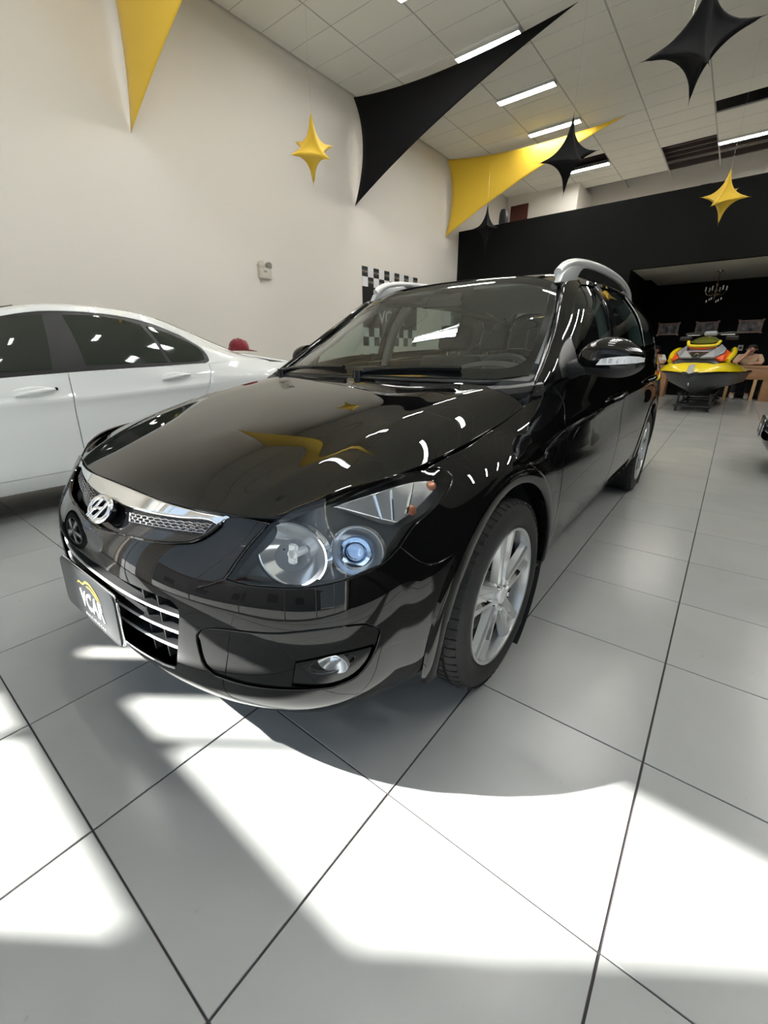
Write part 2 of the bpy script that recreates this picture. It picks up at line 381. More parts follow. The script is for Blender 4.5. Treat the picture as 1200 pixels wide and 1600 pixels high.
cells.sort(key=lambda t: t[0]); near = cells[:280]; far = cells[280:]
for _, c, r in near:
    o = new_obj('floor_tile', tile_me[(c * 7 + r * 5) % 3], None, floor); o.location = (c * .5, r * .5, 0)
bm = bmesh.new()
for _, c, r in far: box(bm, c * .5 + .0024, c * .5 + .4976, r * .5 + .0018, r * .5 + .4982, -.012, 0)
new_obj('floor_tile_field', bm_me(bm, 'far_tiles'), tile_mats[0], floor, kind='stuff')

new_obj('wall_left', box_me('wall_left', XL - .25, XL, YF - .25, YB + .2, -.1, ZC + .6), M['wall'], kind='structure')
new_obj('wall_right', box_me('wall_right', XR, XR + .25, YF - .25, YB + .2, -.1, ZC + .6), M['blackwall'], kind='structure')
new_obj('wall_back', box_me('wall_back', XL, XR, YB, YB + .2, 3.0, ZC + .6), M['wall'], kind='structure')
new_obj('wall_back_return', box_me('wall_back_return', XL + .003, -4.46, 15.55, YB - .002, 3.25, ZC - .006), M['wall'], kind='structure')
new_obj('baseboard_left', box_me('baseboard_left', XL + .001, XL + .012, YF + .1, YM - .002, .001, .07, bev=.002), M['white'], kind='structure')
# storefront: tall glazed front between a white post, a white column and a transom beam
bm = bmesh.new()
for x0, x1 in ((XL + .002, -6.6), (-5.568, -5.375), (-4.21, -3.40), (5.3, XR - .002)): box(bm, x0, x1, YF - .12, YF, -.1, 5.58)
for x0, x1 in ((-6.6, -5.78), (-5.375, -4.21), (-3.40, 5.3)): box(bm, x0, x1, YF - .10, YF - .02, 4.25, 4.52)
box(bm, XL + .002, XR - .002, YF - .12, YF, 5.58, ZC + .6); box(bm, -5.86, -5.78, YF - .12, YF, -.1, 5.58); box(bm, -5.78, -5.568, YF - .10, YF - .02, 4.25, 4.52)
new_obj('wall_front', bm_me(bm, 'wall_front'), M['wall'], kind='structure')
def shop_window(name, x0, x1, muls):
    w = new_obj(name, None, None, kind='structure'); w.empty_display_size = .1
    for z0, z1 in ((0.0, 4.25), (4.52, 5.58)):
        bm = bmesh.new()
        for m_, ww in [(x0 + .006, .012), (x1 - .006, .012)] + [(q, .014 if x0 < -5 else .03) for q in muls]: box(bm, m_ - ww / 2, m_ + ww / 2, YF - .08, YF - .04, z0 + .01, z1 - .01)
        for a, b in ((z0, z0 + .01), (z1 - .01, z1)): box(bm, x0, x1, YF - .08, YF - .04, a, b)
        new_obj('frame', bm_me(bm, name), M['alu'], w)
        bm = bmesh.new(); box(bm, x0 + .01, x1 - .01, YF - .063, YF - .057, z0 + .01, z1 - .01); new_obj('pane', bm_me(bm, 'pane'), M['lens'], w)
shop_window('window_1', -6.6, -5.86, ())
shop_window('window_2', -5.375, -4.21, (-5.026,))
shop_window('window_3', -3.40, 5.3, (-1.9, -.4, 1.1, 2.6, 4.0))
new_obj('wall_sun_blocker', box_me('fin', XL - .25, XL - .12, YF - .86, YF - .26, -.1, 7.6), M['wall'], kind='structure')  # unseen fin added to keep the sun out of the leftmost window
# street outside
new_obj('ground_outside', box_me('ground', -40, 40, -40, YF - .26, -.3, -.06), mat('concrete', (.30, .295, .285), .8, vary=(3, .15)), kind='structure')
b_ = empty('building_across', (0, -19, -.06), 'pale house across the street, seen only in reflections', 'building')
new_obj('facade', box_me('facade', -16, 14, -3, 3, 0, 5.2), mat('render_wall', (.26, .25, .24), .8), b_)
for x in (-12, -7, -2, 3, 8): new_obj('window', box_me('window', x, x + 1.8, 2.9, 3.05, 1.2, 2.8), M['gloss_black'], b_)
new_obj('roof', box_me('roof', -16.5, 14.5, -3.4, 3.4, 5.2, 5.5), mat('roof_tile', (.30, .12, .07), .8), b_)

# ceiling: tee grid with separate boards, holes where boards are missing
ceil = new_obj('ceiling', None, None, kind='structure')
CX = [XL + .02, -5.765, -4.575, -3.385, -2.20, -1.015, .17, 1.355, 2.54, 3.725, 4.91, XR - .02]; Y0 = 4.84 - .6 * 12
rows = [Y0 + .6 * k for k in range(40) if YF - .02 < Y0 + .6 * k < YB - .05]
def hole(cx, y):
    cy = y + .3
    if -2.3 < cx < -1.0 and 14.55 < cy < 16.5: return True
    if -1.1 < cx < 2.6 and 12.85 < cy < 13.45: return True
    if -1.1 < cx < 2.6 and 15.2 < cy < 16.5: return True
    if -4.6 < cx < -3.3 and 13.7 < cy < 14.4: return True
    if -4.6 < cx and cy > 16.35 : return True
    return False
pan = {}; hidden = bmesh.new(); nh = 0
for i in range(len(CX) - 1):
    x0, x1 = CX[i], CX[i + 1]
    for y in rows:
        y1 = min(y + .6, YB - .01)
        if hole((x0 + x1) / 2, y): continue
        q = _ci @ Vector(((x0 + x1) / 2, y + .3, ZC)); dep = -q.z
        if dep > .1 and abs(q.x / dep) < 1.05 and abs(q.y / dep) < 1.35 and y1 - y > .59:
            k = round(x1 - x0, 3)
            if k not in pan:
                pan[k] = box_me('ceiling_board', .013, k - .013, .007, .593, -.004, .012, bev=.002, seg=1); pan[k].materials.append(M['ceil'])
            o = new_obj('ceiling_board', pan[k], None, ceil); o.location = (x0, y, ZC)
        else: box(hidden, x0 + .009, x1 - .009, y + .005, y1 - .005, ZC - .004, ZC + .012)
new_obj('ceiling_board_field', bm_me(hidden, 'boards'), M['ceil'], ceil, kind='stuff')
bm = bmesh.new()
for x in CX[1:-1]: box(bm, x - .014, x + .014, YF, YB - .01, ZC - .001, ZC + .03)
for y in rows:
    for i in range(len(CX) - 1):
        if not (hole((CX[i] + CX[i + 1]) / 2, y) and hole((CX[i] + CX[i + 1]) / 2, y - .6)): box(bm, CX[i] + .014, CX[i + 1] - .014, y - .008, y + .008, ZC + .0005, ZC + .028)
new_obj('tee_grid', bm_me(bm, 'tee'), M['tee'], ceil)
new_obj('roof_slab', box_me('roof_slab', XL, XR, YF, YB, ZC + .55, ZC + .6), M['dark_void'], ceil)
for y in (13.1, 14.8, 15.15, 15.5, 15.85, 16.2, 16.9): new_obj('purlin', box_me('purlin', XL + .05, XR - .05, y, y + .07, ZC + .20, ZC + .34), M['purlin'], ceil)

# mezzanine: black front with the alcove below
bm = bmesh.new(); box(bm, XL + .001, -2.0, YM, YM + .15, -.002, 4.43); box(bm, -2.0, XR - .001, YM, YM + .15, 2.94, 4.43)
new_obj('wall_mezzanine', bm_me(bm, 'mezz'), M['blackwall'], kind='structure')
new_obj('ceiling_alcove', box_me('alcove_ceiling', -2.0, XR - .001, YM + .151, 16.0, 2.95, 3.2), M['ceil'], kind='structure')
bm = bmesh.new(); box(bm, -2.15, XR - .001, 16.001, 16.1, -.002, 2.95); box(bm, -2.15, -2.0, YM + .151, 16.0, -.002, 2.95); box(bm, -2.0, -1.86, 14.6, 16.0, 2.86, 2.949)
new_obj('wall_alcove', bm_me(bm, 'alcove'), M['blackwall'], kind='structure')
new_obj('floor_alcove', box_me('alcove_floor', -2.0, XR - .001, 13.0, 16.0, 0.0005, .03), mat('black_carpet', (.007, .007, .007), .95, spec=.1), kind='structure')
new_obj('floor_mezzanine', box_me('mezz_floor', XL + .001, XR - .001, YM + .151, YB - .002, 3.201, 3.25), M['wall'], kind='structure')
d1 = new_obj('door_1', box_me('door_1', -6.62, -6.02, 15.50, 15.548, 3.25, 5.70, bev=.006), mat('dark_red_door', (.085, .018, .012), .4), kind='structure')
new_obj('door_2', box_me('door_2', -1.42, -1.15, 17.03, 17.098, 3.25, 5.66, bev=.006), mat('brown_door', (.12, .03, .02), .4), kind='structure')
# fluorescent fixtures
def ceiling_lamp(x0, x1, y, label, group):
    t = empty('ceiling_lamp', ((x0 + x1) / 2, y, ZC - .004), label, 'ceiling light', group); h = (x1 - x0) / 2 - .02
    bm = bmesh.new(); box(bm, -h, h, -.085, .085, -.02, -.001); box(bm, -h, h, -.09, -.082, -.055, -.0005); box(bm, -h, h, .082, .09, -.055, -.0005); box(bm, -h - .006, -h, -.09, .09, -.055, -.0004); box(bm, h, h + .006, -.09, .09, -.055, -.0004)
    new_obj('housing', bm_me(bm, 'housing'), M['louver'], t)
    for s in (-1, 1):
        me = tube_me('tube', [(-h + .02, s * .038, -.038), (h - .02, s * .038, -.038)], .014, 10); me.materials.append(M['tube']); new_obj('tube', me, None, t)
    bm = bmesh.new()
    for k in range(1, 14): box(bm, -h + 2 * h * k / 14 - .0015, -h + 2 * h * k / 14 + .0015, -.08, .08, -.055, -.05)
    new_obj('louver_blades', bm_me(bm, 'louver'), M['louver'], t)
    return t
for (x0, x1, y, lab) in ((-4.575, -3.385, 8.0, 'fluorescent ceiling light beside the black triangular sail, nearest row'), (-4.575, -3.385, 9.77, 'fluorescent ceiling light between the black sail and the yellow sail'), (-4.575, -3.385, 11.56, 'fluorescent ceiling light just above the tip of the yellow sail'),
        (-4.575, -3.385, 14.47, 'fluorescent ceiling light half behind the small black star'), (-1.015, .17, 14.95, 'fluorescent ceiling light below the dark gap at the right')):
    ceiling_lamp(x0, x1, y, lab, 'fluorescent ceiling lights')
for (x0, x1) in ((-4.575, -3.385), (-1.015, .17), (2.54, 3.725)):  # right-hand column and foremost row are added fill; the rest show in reflections
    for y in (.8, 2.6, 4.4, 6.2, 8.0, 9.77, 11.56):
        if x0 < -4 and (y > 7 or y < 2): continue
        if -2 < x0 < 0 and y > 9: continue
        ceiling_lamp(x0, x1, y, 'fluorescent ceiling light in the rows overhead, some seen in reflections, others added as fill', 'overhead fluorescent ceiling lights')
# ---------------------------------------------------------------- station wagon: body surfaces (car space: x to its left, y rearwards from the front axle, z up)
def arch_flare(P):
    P = P.copy(); sx = np.sign(P[:, 0]); ax = np.abs(P[:, 0])
    for yc in (0.0, 2.70):
        r = np.hypot(P[:, 1] - yc, P[:, 2] - 0.3175); g = np.clip((0.53 - r) / 0.125, 0, 1); g = g * g * (3 - 2 * g) * np.clip((P[:, 1] - (yc - .50)) / .20, 0, 1)
        wide = np.clip((ax - 0.55) / 0.15, 0, 1)
        P[:, 0] += sx * wide * g * np.clip((0.888 - ax), -0.02, 0.06) * 0.6
    # shallow scallop along the doors under the shoulder line
    y = P[:, 1]; z = P[:, 2] - (0.80 + 0.045 * (y - 0.5)); b = np.clip((y - 0.35) / 0.5, 0, 1) * np.clip((2.75 - y) / 0.6, 0, 1)
    P[:, 0] += sx * 0.009 * b * np.exp(-(z / 0.035) ** 2) - sx * 0.006 * b * np.exp(-((z + 0.11) / 0.07) ** 2)
    return P
LOW = [  # stations from the nose round the left side to the tail; each from bottom lip to top edge
 [(0, -.775, .185), (0, -.832, .26), (0, -.849, .35), (0, -.850, .45), (0, -.840, .535), (0, -.806, .61), (0, -.762, .67), (0, -.725, .715)],
 [(.25, -.765, .185), (.25, -.820, .26), (.25, -.837, .35), (.25, -.838, .45), (.25, -.828, .535), (.25, -.794, .61), (.25, -.750, .665), (.25, -.713, .708)],
 [(.45, -.725, .187), (.46, -.772, .26), (.47, -.787, .35), (.47, -.789, .45), (.47, -.778, .535), (.47, -.746, .60), (.47, -.708, .655), (.475, -.668, .708)],
 [(.60, -.655, .19), (.62, -.700, .26), (.63, -.715, .35), (.63, -.717, .45), (.625, -.704, .53), (.62, -.677, .60), (.61, -.640, .67), (.60, -.605, .736)],
 [(.705, -.560, .20), (.74, -.595, .27), (.752, -.608, .36), (.753, -.608, .45), (.748, -.592, .53), (.735, -.558, .61), (.71, -.500, .70), (.675, -.500, .772)],
 [(.765, -.440, .215), (.808, -.465, .28), (.823, -.475, .365), (.826, -.472, .45), (.822, -.452, .53), (.808, -.425, .615), (.772, -.375, .715), (.727, -.350, .785)],
 [(.79, -.310, .225), (.838, -.320, .29), (.855, -.325, .37), (.859, -.320, .45), (.857, -.305, .53), (.846, -.280, .62), (.806, -.235, .73), (.748, -.215, .795)],
 [(.79, .000, .22), (.845, .000, .285), (.868, .000, .37), (.875, .000, .46), (.873, .000, .55), (.862, .000, .65), (.824, .010, .755), (.755, .030, .828)],
 [(.78, .400, .205), (.840, .400, .27), (.868, .400, .37), (.878, .400, .47), (.880, .400, .57), (.873, .395, .69), (.838, .385, .815), (.757, .375, .893)],
 [(.755, .75, .19), (.828, .75, .26), (.865, .75, .37), (.880, .75, .48), (.886, .75, .60), (.882, .74, .72), (.858, .73, .850), (.800, .72, .972)],
 [(.745, 1.30, .19), (.824, 1.30, .26), (.864, 1.30, .37), (.880, 1.30, .48), (.8875, 1.30, .60), (.886, 1.30, .73), (.866, 1.30, .870), (.808, 1.30, 1.005)],
 [(.745, 2.00, .19), (.826, 2.00, .26), (.864, 2.00, .37), (.880, 2.00, .48), (.8875, 2.00, .60), (.888, 2.00, .74), (.870, 2.00, .890), (.806, 2.00, 1.040)],
 [(.78, 2.70, .21), (.842, 2.70, .28), (.870, 2.70, .37), (.883, 2.70, .48), (.889, 2.70, .60), (.886, 2.70, .75), (.862, 2.70, .910), (.792, 2.70, 1.075)],
 [(.76, 3.15, .22), (.825, 3.15, .29), (.852, 3.15, .37), (.864, 3.15, .48), (.868, 3.15, .60), (.862, 3.15, .75), (.832, 3.15, .920), (.762, 3.15, 1.095)],
 [(.66, 3.46, .23), (.735, 3.48, .30), (.765, 3.49, .38), (.775, 3.50, .48), (.778, 3.48, .60), (.770, 3.45, .75), (.740, 3.41, .920), (.680, 3.37, 1.10)],
 [(.35, 3.55, .23), (.38, 3.60, .30), (.40, 3.62, .38), (.40, 3.63, .48), (.40, 3.60, .60), (.40, 3.565, .75), (.40, 3.53, .92), (.38, 3.48, 1.10)],
 [(0, 3.57, .23), (0, 3.62, .30), (0, 3.64, .38), (0, 3.65, .48), (0, 3.62, .60), (0, 3.585, .75), (0, 3.55, .92), (0, 3.50, 1.10)]]
_m = [[(-a, b, c) for a, b, c in r] for r in LOW[:0:-1]]
S_LOW = Surf(_m + LOW, arch_flare)                                   # u: right tail -> nose -> left tail
# bonnet: lateral stations t x lengthwise stations
HOOD = [
 [(0, -.725, .715), (0, -.608, .772), (0, -.42, .832), (0, -.15, .894), (0, .12, .936), (0, .29, .958)],
 [(.25, -.713, .708), (.26, -.600, .766), (.275, -.417, .827), (.29, -.15, .890), (.305, .125, .934), (.32, .297, .955)],
 [(.475, -.668, .708), (.50, -.570, .753), (.53, -.40, .810), (.565, -.15, .872), (.595, .14, .918), (.62, .32, .940)],
 [(.56, -.632, .714), (.605, -.525, .758), (.64, -.375, .803), (.668, -.15, .848), (.687, .145, .889), (.702, .325, .914)],
 [(.62, -.585, .745), (.675, -.478, .766), (.718, -.35, .783), (.745, -.15, .806), (.754, .15, .846), (.755, .33, .878)]]
def hood_crease(P):
    P = P.copy(); y = P[:, 1]; tc = np.interp(y, (-.67, -.595, -.51, -.38, -.11, .31), (.47, .487, .51, .54, .57, .615)); d = np.abs(P[:, 0]) - tc
    P[:, 2] += .055 * (.07 - np.sqrt(d * d + .006 ** 2)) * np.exp(-(d / .075) ** 2) * np.clip((y + .70) / .12, 0, 1) * np.clip((.33 - y) / .15, 0, 1); return P
S_HOOD = Surf([[(-a, b, c) for a, b, c in r] for r in HOOD[:0:-1]] + HOOD, hood_crease)
WS = [
 [(0, .30, .962), (0, .58, 1.115), (0, .87, 1.275), (0, 1.17, 1.432), (0, 1.26, 1.458)],
 [(.32, .315, .962), (.31, .59, 1.112), (.30, .87, 1.268), (.29, 1.16, 1.424), (.285, 1.25, 1.450)],
 [(.58, .385, .960), (.55, .635, 1.105), (.52, .89, 1.250), (.485, 1.13, 1.392), (.475, 1.215, 1.420)],
 [(.72, .490, .965), (.675, .700, 1.097), (.63, .920, 1.235), (.572, 1.115, 1.360), (.555, 1.19, 1.390)]]
S_WS = Surf([[(-a, b, c) for a, b, c in r] for r in WS[:0:-1]] + WS)
ROOF = [
 [(0, 1.17, 1.432), (0, 1.45, 1.475), (0, 1.95, 1.503), (0, 2.55, 1.495), (0, 3.1, 1.452), (0, 3.35, 1.42)],
 [(.29, 1.16, 1.424), (.31, 1.45, 1.466), (.32, 1.95, 1.494), (.32, 2.55, 1.486), (.31, 3.1, 1.443), (.30, 3.34, 1.41)],
 [(.485, 1.13, 1.392), (.515, 1.45, 1.440), (.53, 1.95, 1.466), (.53, 2.55, 1.457), (.50, 3.1, 1.413), (.48, 3.32, 1.38)],
 [(.575, 1.115, 1.355), (.60, 1.45, 1.400), (.615, 1.95, 1.422), (.61, 2.55, 1.410), (.575, 3.08, 1.362), (.55, 3.28, 1.33)]]
S_ROOF = Surf([[(-a, b, c) for a, b, c in r] for r in ROOF[:0:-1]] + ROOF)
# glasshouse side: lengthwise stations x (belt -> roof drip)
GREEN = [
 [(.770, .36, .900), (.768, .37, .910), (.764, .38, .918), (.758, .39, .925)],
 [(.790, .53, .945), (.778, .53, .970), (.760, .53, .992), (.735, .53, 1.005)],
 [(.800, .80, .975), (.778, .80, 1.040), (.735, .80, 1.110), (.680, .80, 1.172)],
 [(.806, 1.10, .992), (.778, 1.10, 1.100), (.715, 1.10, 1.240), (.612, 1.10, 1.358)],
 [(.808, 1.40, 1.010), (.780, 1.40, 1.120), (.722, 1.40, 1.270), (.613, 1.40, 1.400)],
 [(.806, 2.00, 1.040), (.778, 2.00, 1.145), (.724, 2.00, 1.285), (.622, 2.00, 1.424)],
 [(.795, 2.60, 1.070), (.766, 2.60, 1.165), (.713, 2.60, 1.290), (.616, 2.60, 1.410)],
 [(.765, 3.12, 1.093), (.738, 3.11, 1.175), (.685, 3.10, 1.275), (.582, 3.08, 1.365)],
 [(.680, 3.37, 1.100), (.655, 3.36, 1.165), (.610, 3.33, 1.245), (.550, 3.28, 1.330)]]
S_GRN = Surf(GREEN)
TAILG = [[(a, 3.50 - .13 * (a / .68) ** 2, 1.10), (a * .93, 3.45 - .11 * (a / .68) ** 2, 1.21), (a * .86, 3.39 - .085 * (a / .68) ** 2, 1.32), (a * .81, 3.35 - .07 * (a / .68) ** 2, 1.42 - .09 * (a / .68) ** 2)] for a in (-.68, -.4, 0, .4, .68)]
S_TAIL = Surf(TAILG)
for _S in (S_LOW, S_HOOD, S_WS, S_ROOF, S_GRN, S_TAIL):  # make normals point out of the car
    _P, _N = _S.SP, _S.nrm(_S.SU, _S.SV); _c = np.array([0, 1.2, .6])
    if np.mean(np.einsum('ij,ij->i', _P - _c, _N)) < 0: _S.flip = True
# ---------------------------------------------------------------- station wagon
CAR = empty('station_wagon', (-0.8375, 0.57, 0), 'glossy black station wagon with silver roof rails and alloy wheels, parked on the white tiles', 'car')
R0 = 0.376
def arc(yc, a0, a1, n=14, r=R0, t=.885): return [(t, yc + r * math.cos(math.radians(a0 + (a1 - a0) * k / n)), .3175 + r * math.sin(math.radians(a0 + (a1 - a0) * k / n))) for k in range(n + 1)]
P_ = M['paint']
hood_edge = [(0, -.725, .715), (.25, -.713, .708), (.475, -.668, .708)]
hl_up = [(.562, -.640, .702), (.603, -.602, .737), (.67, -.511, .770), (.72, -.378, .784), (.747, -.29, .784)]
gap = [(.747, -.29, .784), (.753, -.137, .806), (.757, .12, .841), (.755, .315, .878)]
panel('hood', S_HOOD, sym([(0, -.725, .715), (.25, -.713, .708), (.475, -.668, .709)], [(.475, -.668, .709), (.56, -.632, .714)], [(.56, -.632, .714), (.603, -.597, .737), (.667, -.497, .766), (.718, -.36, .783), (.745, -.17, .804), (.754, .12, .842), (.755, .33, .878)],
      [(.755, .33, .878), (.702, .325, .914), (.62, .32, .940), (.32, .297, .955), (0, .29, .958)]), P_, CAR, res=.016)
hl_low = [(.512, -.739, .588), (.558, -.722, .582), (.62, -.683, .579), (.679, -.640, .581), (.735, -.560, .590), (.768, -.500, .608), (.783, -.452, .637)]
hl_in = [(.562, -.640, .702), (.535, -.690, .650), (.512, -.739, .588)]
hl_out = [(.783, -.452, .637), (.788, -.398, .676), (.797, -.345, .697), (.799, -.275, .728), (.787, -.232, .757), (.768, -.240, .777), (.747, -.29, .784)]
seam = [(.783, -.452, .637), (.818, -.416, .592), (.832, -.392, .582), (.88, -.32, .600), (.886, -.262, .588)]
_a_seam = math.degrees(math.atan2(.588 - .3175, -.262))
gr_low = [(0, -.800, .600), (.07, -.798, .605), (.151, -.793, .617), (.29, -.773, .630), (.395, -.735, .648), (.436, -.704, .672), (.455, -.680, .703)]
fog_pocket = path([(.447, -.795, .39), (.450, -.796, .443), (.46, -.792, .458), (.493, -.780, .473), (.637, -.708, .482), (.712, -.646, .490), (.778, -.567, .486), (.795, -.540, .463)],
                  [(.795, -.540, .463), (.793, -.549, .43), (.785, -.565, .39), (.766, -.592, .350), (.727, -.635, .328)], [(.727, -.635, .328), (.653, -.70, .324), (.55, -.750, .324), (.475, -.785, .332)], [(.475, -.785, .332), (.452, -.794, .352), (.447, -.795, .39)])
low_hole = sym([(0, -.84, .518), (.2, -.835, .518), (.375, -.81, .517)], [(.375, -.81, .517), (.400, -.805, .503), (.400, -.805, .48), (.380, -.81, .40), (.358, -.815, .335)], [(.358, -.815, .335), (.345, -.815, .312), (.16, -.84, .303), (0, -.845, .303)])
fog_m = fog_pocket.copy(); fog_m[:, 0] *= -1
bumper_loop = sym(gr_low, [(.455, -.680, .703), (.475, -.668, .709)], [(.475, -.668, .709), (.562, -.640, .702)], hl_in, hl_low, seam, arc(0, _a_seam, 197), [(.84, -.362, .205), (.79, -.36, .222)], [(.79, -.36, .222), (.765, -.44, .215), (.705, -.56, .20), (.60, -.655, .19), (.45, -.725, .187), (.25, -.765, .185), (0, -.775, .185)])
panel('front_bumper', S_LOW, bumper_loop, P_, CAR, holes=[low_hole, fog_pocket, fog_m], res=.017)
blade = path([(.450, -.796, .443), (.46, -.792, .458), (.493, -.780, .473), (.637, -.708, .482), (.712, -.646, .490), (.778, -.567, .486), (.795, -.540, .463)], [(.795, -.540, .463), (.793, -.549, .432)],
             [(.793, -.549, .432), (.73, -.636, .423), (.664, -.696, .410), (.59, -.741, .408), (.485, -.784, .414)], [(.485, -.784, .414), (.458, -.793, .424), (.450, -.796, .443)])
panel('bumper_blade', S_LOW, blade, P_, CAR, both=True, off=-.001, inset=.004, drop=.007, flange=.03)
fogb = path([(.667, -.690, .404), (.655, -.698, .336)], [(.655, -.698, .336), (.727, -.635, .332), (.762, -.595, .352), (.781, -.567, .39), (.787, -.555, .425)], [(.787, -.555, .425), (.73, -.635, .419), (.667, -.690, .404)])
panel('bumper_pocket', S_LOW, fog_pocket, P_, CAR, both=True, off=-.006, inset=0, drop=0, flange=-.004, holes=[fogb])
def both_obj(name, me, m, parent, **kw):
    a = new_obj(name, me, m, parent, **kw); me2 = me.copy(); me2.transform(Matrix.Diagonal((-1, 1, 1, 1))); me2.flip_normals(); return a, new_obj(name, me2, m, parent, **kw)
FOG = [empty('fog_lamp', (0, 0, 0)), empty('fog_lamp', (0, 0, 0))]
for f in FOG: f.parent = CAR
def two(name, surf, loop, m, ps, **kw):
    V, F, N = trimmed(surf, loop, **kw); return [new_obj(name, panel_me(name, V, F, N, i == 1), m, ps[i]) for i in (0, 1)]
fogl = [(.731 + .036 * math.cos(a) + .004 * math.sin(a), -.636 + .040 * math.cos(a), .390 + .0245 * math.sin(a) + .006 * math.cos(a)) for a in np.linspace(0, 2 * PI, 29)[:-1]]
two('bezel', S_LOW, fogb, M['gloss_black'], FOG, off=-.007, inset=.002, drop=.003, holes=[np.array(fogl)])
two('lens', S_LOW, np.array(fogl), M['lens'], FOG, off=-.009, inset=.001, drop=.001, flange=.004)
def bowl(center, normal, r, depth, m_in, name, parents, bulb=None, squash=1.0):
    n = Vector(normal).normalized(); q = n.to_track_quat('Z', 'Y').to_matrix().to_4x4(); q.translation = Vector(center)
    prof = [(r * math.sqrt(k / 12), -depth + depth * k / 12) for k in range(13)] + [(r * 1.06, 0.0), (r * 1.07, -.012)]
    me = lathe_me(name, prof, 40, 'z', deg=50); me.transform(q @ Matrix.Diagonal((1, squash, 1, 1)))
    me2 = me.copy(); me2.transform(Matrix.Diagonal((-1, 1, 1, 1))); me2.flip_normals()
    return [new_obj(name, me, m_in, parents[0]), new_obj(name, me2, m_in, parents[1])]
def at_low(t, y, z, off):
    uv = S_LOW.snap([(t, y, z)]); n = S_LOW.nrm(uv[:, 0], uv[:, 1])[0]; return S_LOW.pos(uv[:, 0], uv[:, 1])[0] + n * off, n
c0, n0 = at_low(.731, -.636, .390, -.012)
bowl(c0, (n0[0] * .5, n0[1] - .3, n0[2]), .036, .03, M['reflector'], 'reflector', FOG, squash=.72)

# fenders, doors, quarters, sills
fender = path(gap, [(.755, .315, .878), (.759, .37, .91), (.772, .46, .945), (.785, .535, .958)], [(.785, .535, .958), (.806, .55, .925), (.828, .545, .872), (.851, .500, .82), (.872, .472, .71), (.879, .462, .649), (.88, .462, .497), (.868, .45, .37), (.835, .445, .27), (.80, .445, .225)],
              [(.80, .445, .225), (.80, .36, .22)], [(.80, .36, .22), (.84, .362, .25)], arc(0, -8, _a_seam, 18), seam[::-1], hl_out)
panel('front_fender', S_LOW, fender, P_, CAR, both=True, res=.014)
cutA = [(.785, .540, .958), (.806, .554, .925), (.828, .549, .872), (.851, .504, .82), (.872, .476, .71), (.879, .466, .649), (.88, .466, .497), (.868, .454, .37), (.838, .449, .275)]
beltF = [(.808, 1.455, 1.011), (.802, 1.0, .988), (.80, .75, .974), (.785, .540, .958)]
doorF = path(cutA, [(.838, .449, .275), (.835, .9, .275), (.833, 1.455, .275)], [(.833, 1.455, .275), (.868, 1.455, .37), (.886, 1.455, .60), (.885, 1.455, .74), (.862, 1.455, .88), (.808, 1.455, 1.011)], beltF)
D1 = panel('front_door', S_LOW, doorF, P_, CAR, both=True, res=.022)
doorR = path([(.808, 1.462, 1.011), (.862, 1.462, .88), (.885, 1.462, .74), (.886, 1.462, .60), (.868, 1.462, .37), (.833, 1.462, .275)], [(.833, 1.462, .275), (.835, 1.9, .275), (.838, 2.25, .275)], [(.838, 2.25, .275), (.86, 2.27, .34)], arc(2.70, 176, 140, 6), [(.885, 2.412, .56), (.886, 2.43, .70), (.872, 2.47, .86), (.800, 2.50, 1.062)], [(.800, 2.50, 1.062), (.806, 2.0, 1.04), (.808, 1.462, 1.011)])
D2 = panel('rear_door', S_LOW, doorR, P_, CAR, both=True, res=.02)
quart = path([(.800, 2.507, 1.062), (.872, 2.477, .86), (.886, 2.437, .70), (.885, 2.419, .565)], arc(2.70, 138, -16, 18), [(.80, 3.08, .235), (.76, 3.15, .22), (.66, 3.46, .23), (.35, 3.55, .23), (.02, 3.57, .23)], [(.02, 3.57, .23), (.02, 3.64, .38), (.02, 3.62, .60), (.02, 3.50, 1.10)], [(.02, 3.50, 1.10), (.38, 3.48, 1.10), (.68, 3.37, 1.10), (.762, 3.15, 1.095), (.792, 2.70, 1.075), (.800, 2.507, 1.062)])
panel('rear_quarter', S_LOW, quart, P_, CAR, both=True, res=.025)
sill = path([(.836, .449, .268), (.833, 1.42, .268), (.838, 2.25, .268)], [(.838, 2.25, .268), (.80, 2.27, .225), (.77, 2.28, .20)], [(.77, 2.28, .20), (.745, 1.3, .191), (.78, .45, .207)], [(.78, .45, .207), (.80, .448, .23), (.836, .449, .268)])
panel('side_sill', S_LOW, sill, P_, CAR, both=True, flange=.05)
# glasshouse
glassF = path([(.784, .80, 1.010), (.738, .835, 1.115), (.690, .985, 1.235), (.645, 1.14, 1.325)], [(.645, 1.14, 1.325), (.630, 1.25, 1.362), (.630, 1.48, 1.380)], [(.630, 1.48, 1.380), (.722, 1.455, 1.265), (.790, 1.44, 1.060)], [(.790, 1.44, 1.060), (.79, 1.1, 1.045), (.784, .80, 1.010)])
glassR = path([(.790, 1.545, 1.065), (.722, 1.565, 1.268), (.632, 1.595, 1.386)], [(.632, 1.595, 1.386), (.637, 1.9, 1.398), (.640, 2.22, 1.394)], [(.640, 2.22, 1.394), (.715, 2.36, 1.27), (.784, 2.42, 1.098)], [(.784, 2.42, 1.098), (.788, 2.0, 1.085), (.790, 1.545, 1.065)])
glassQ = path([(.783, 2.47, 1.10), (.715, 2.42, 1.27), (.650, 2.32, 1.380)], [(.650, 2.32, 1.380), (.650, 2.62, 1.370), (.66, 2.85, 1.335), (.70, 3.0, 1.24), (.725, 3.04, 1.165)], [(.725, 3.04, 1.165), (.752, 2.98, 1.125), (.772, 2.75, 1.112), (.783, 2.47, 1.10)])
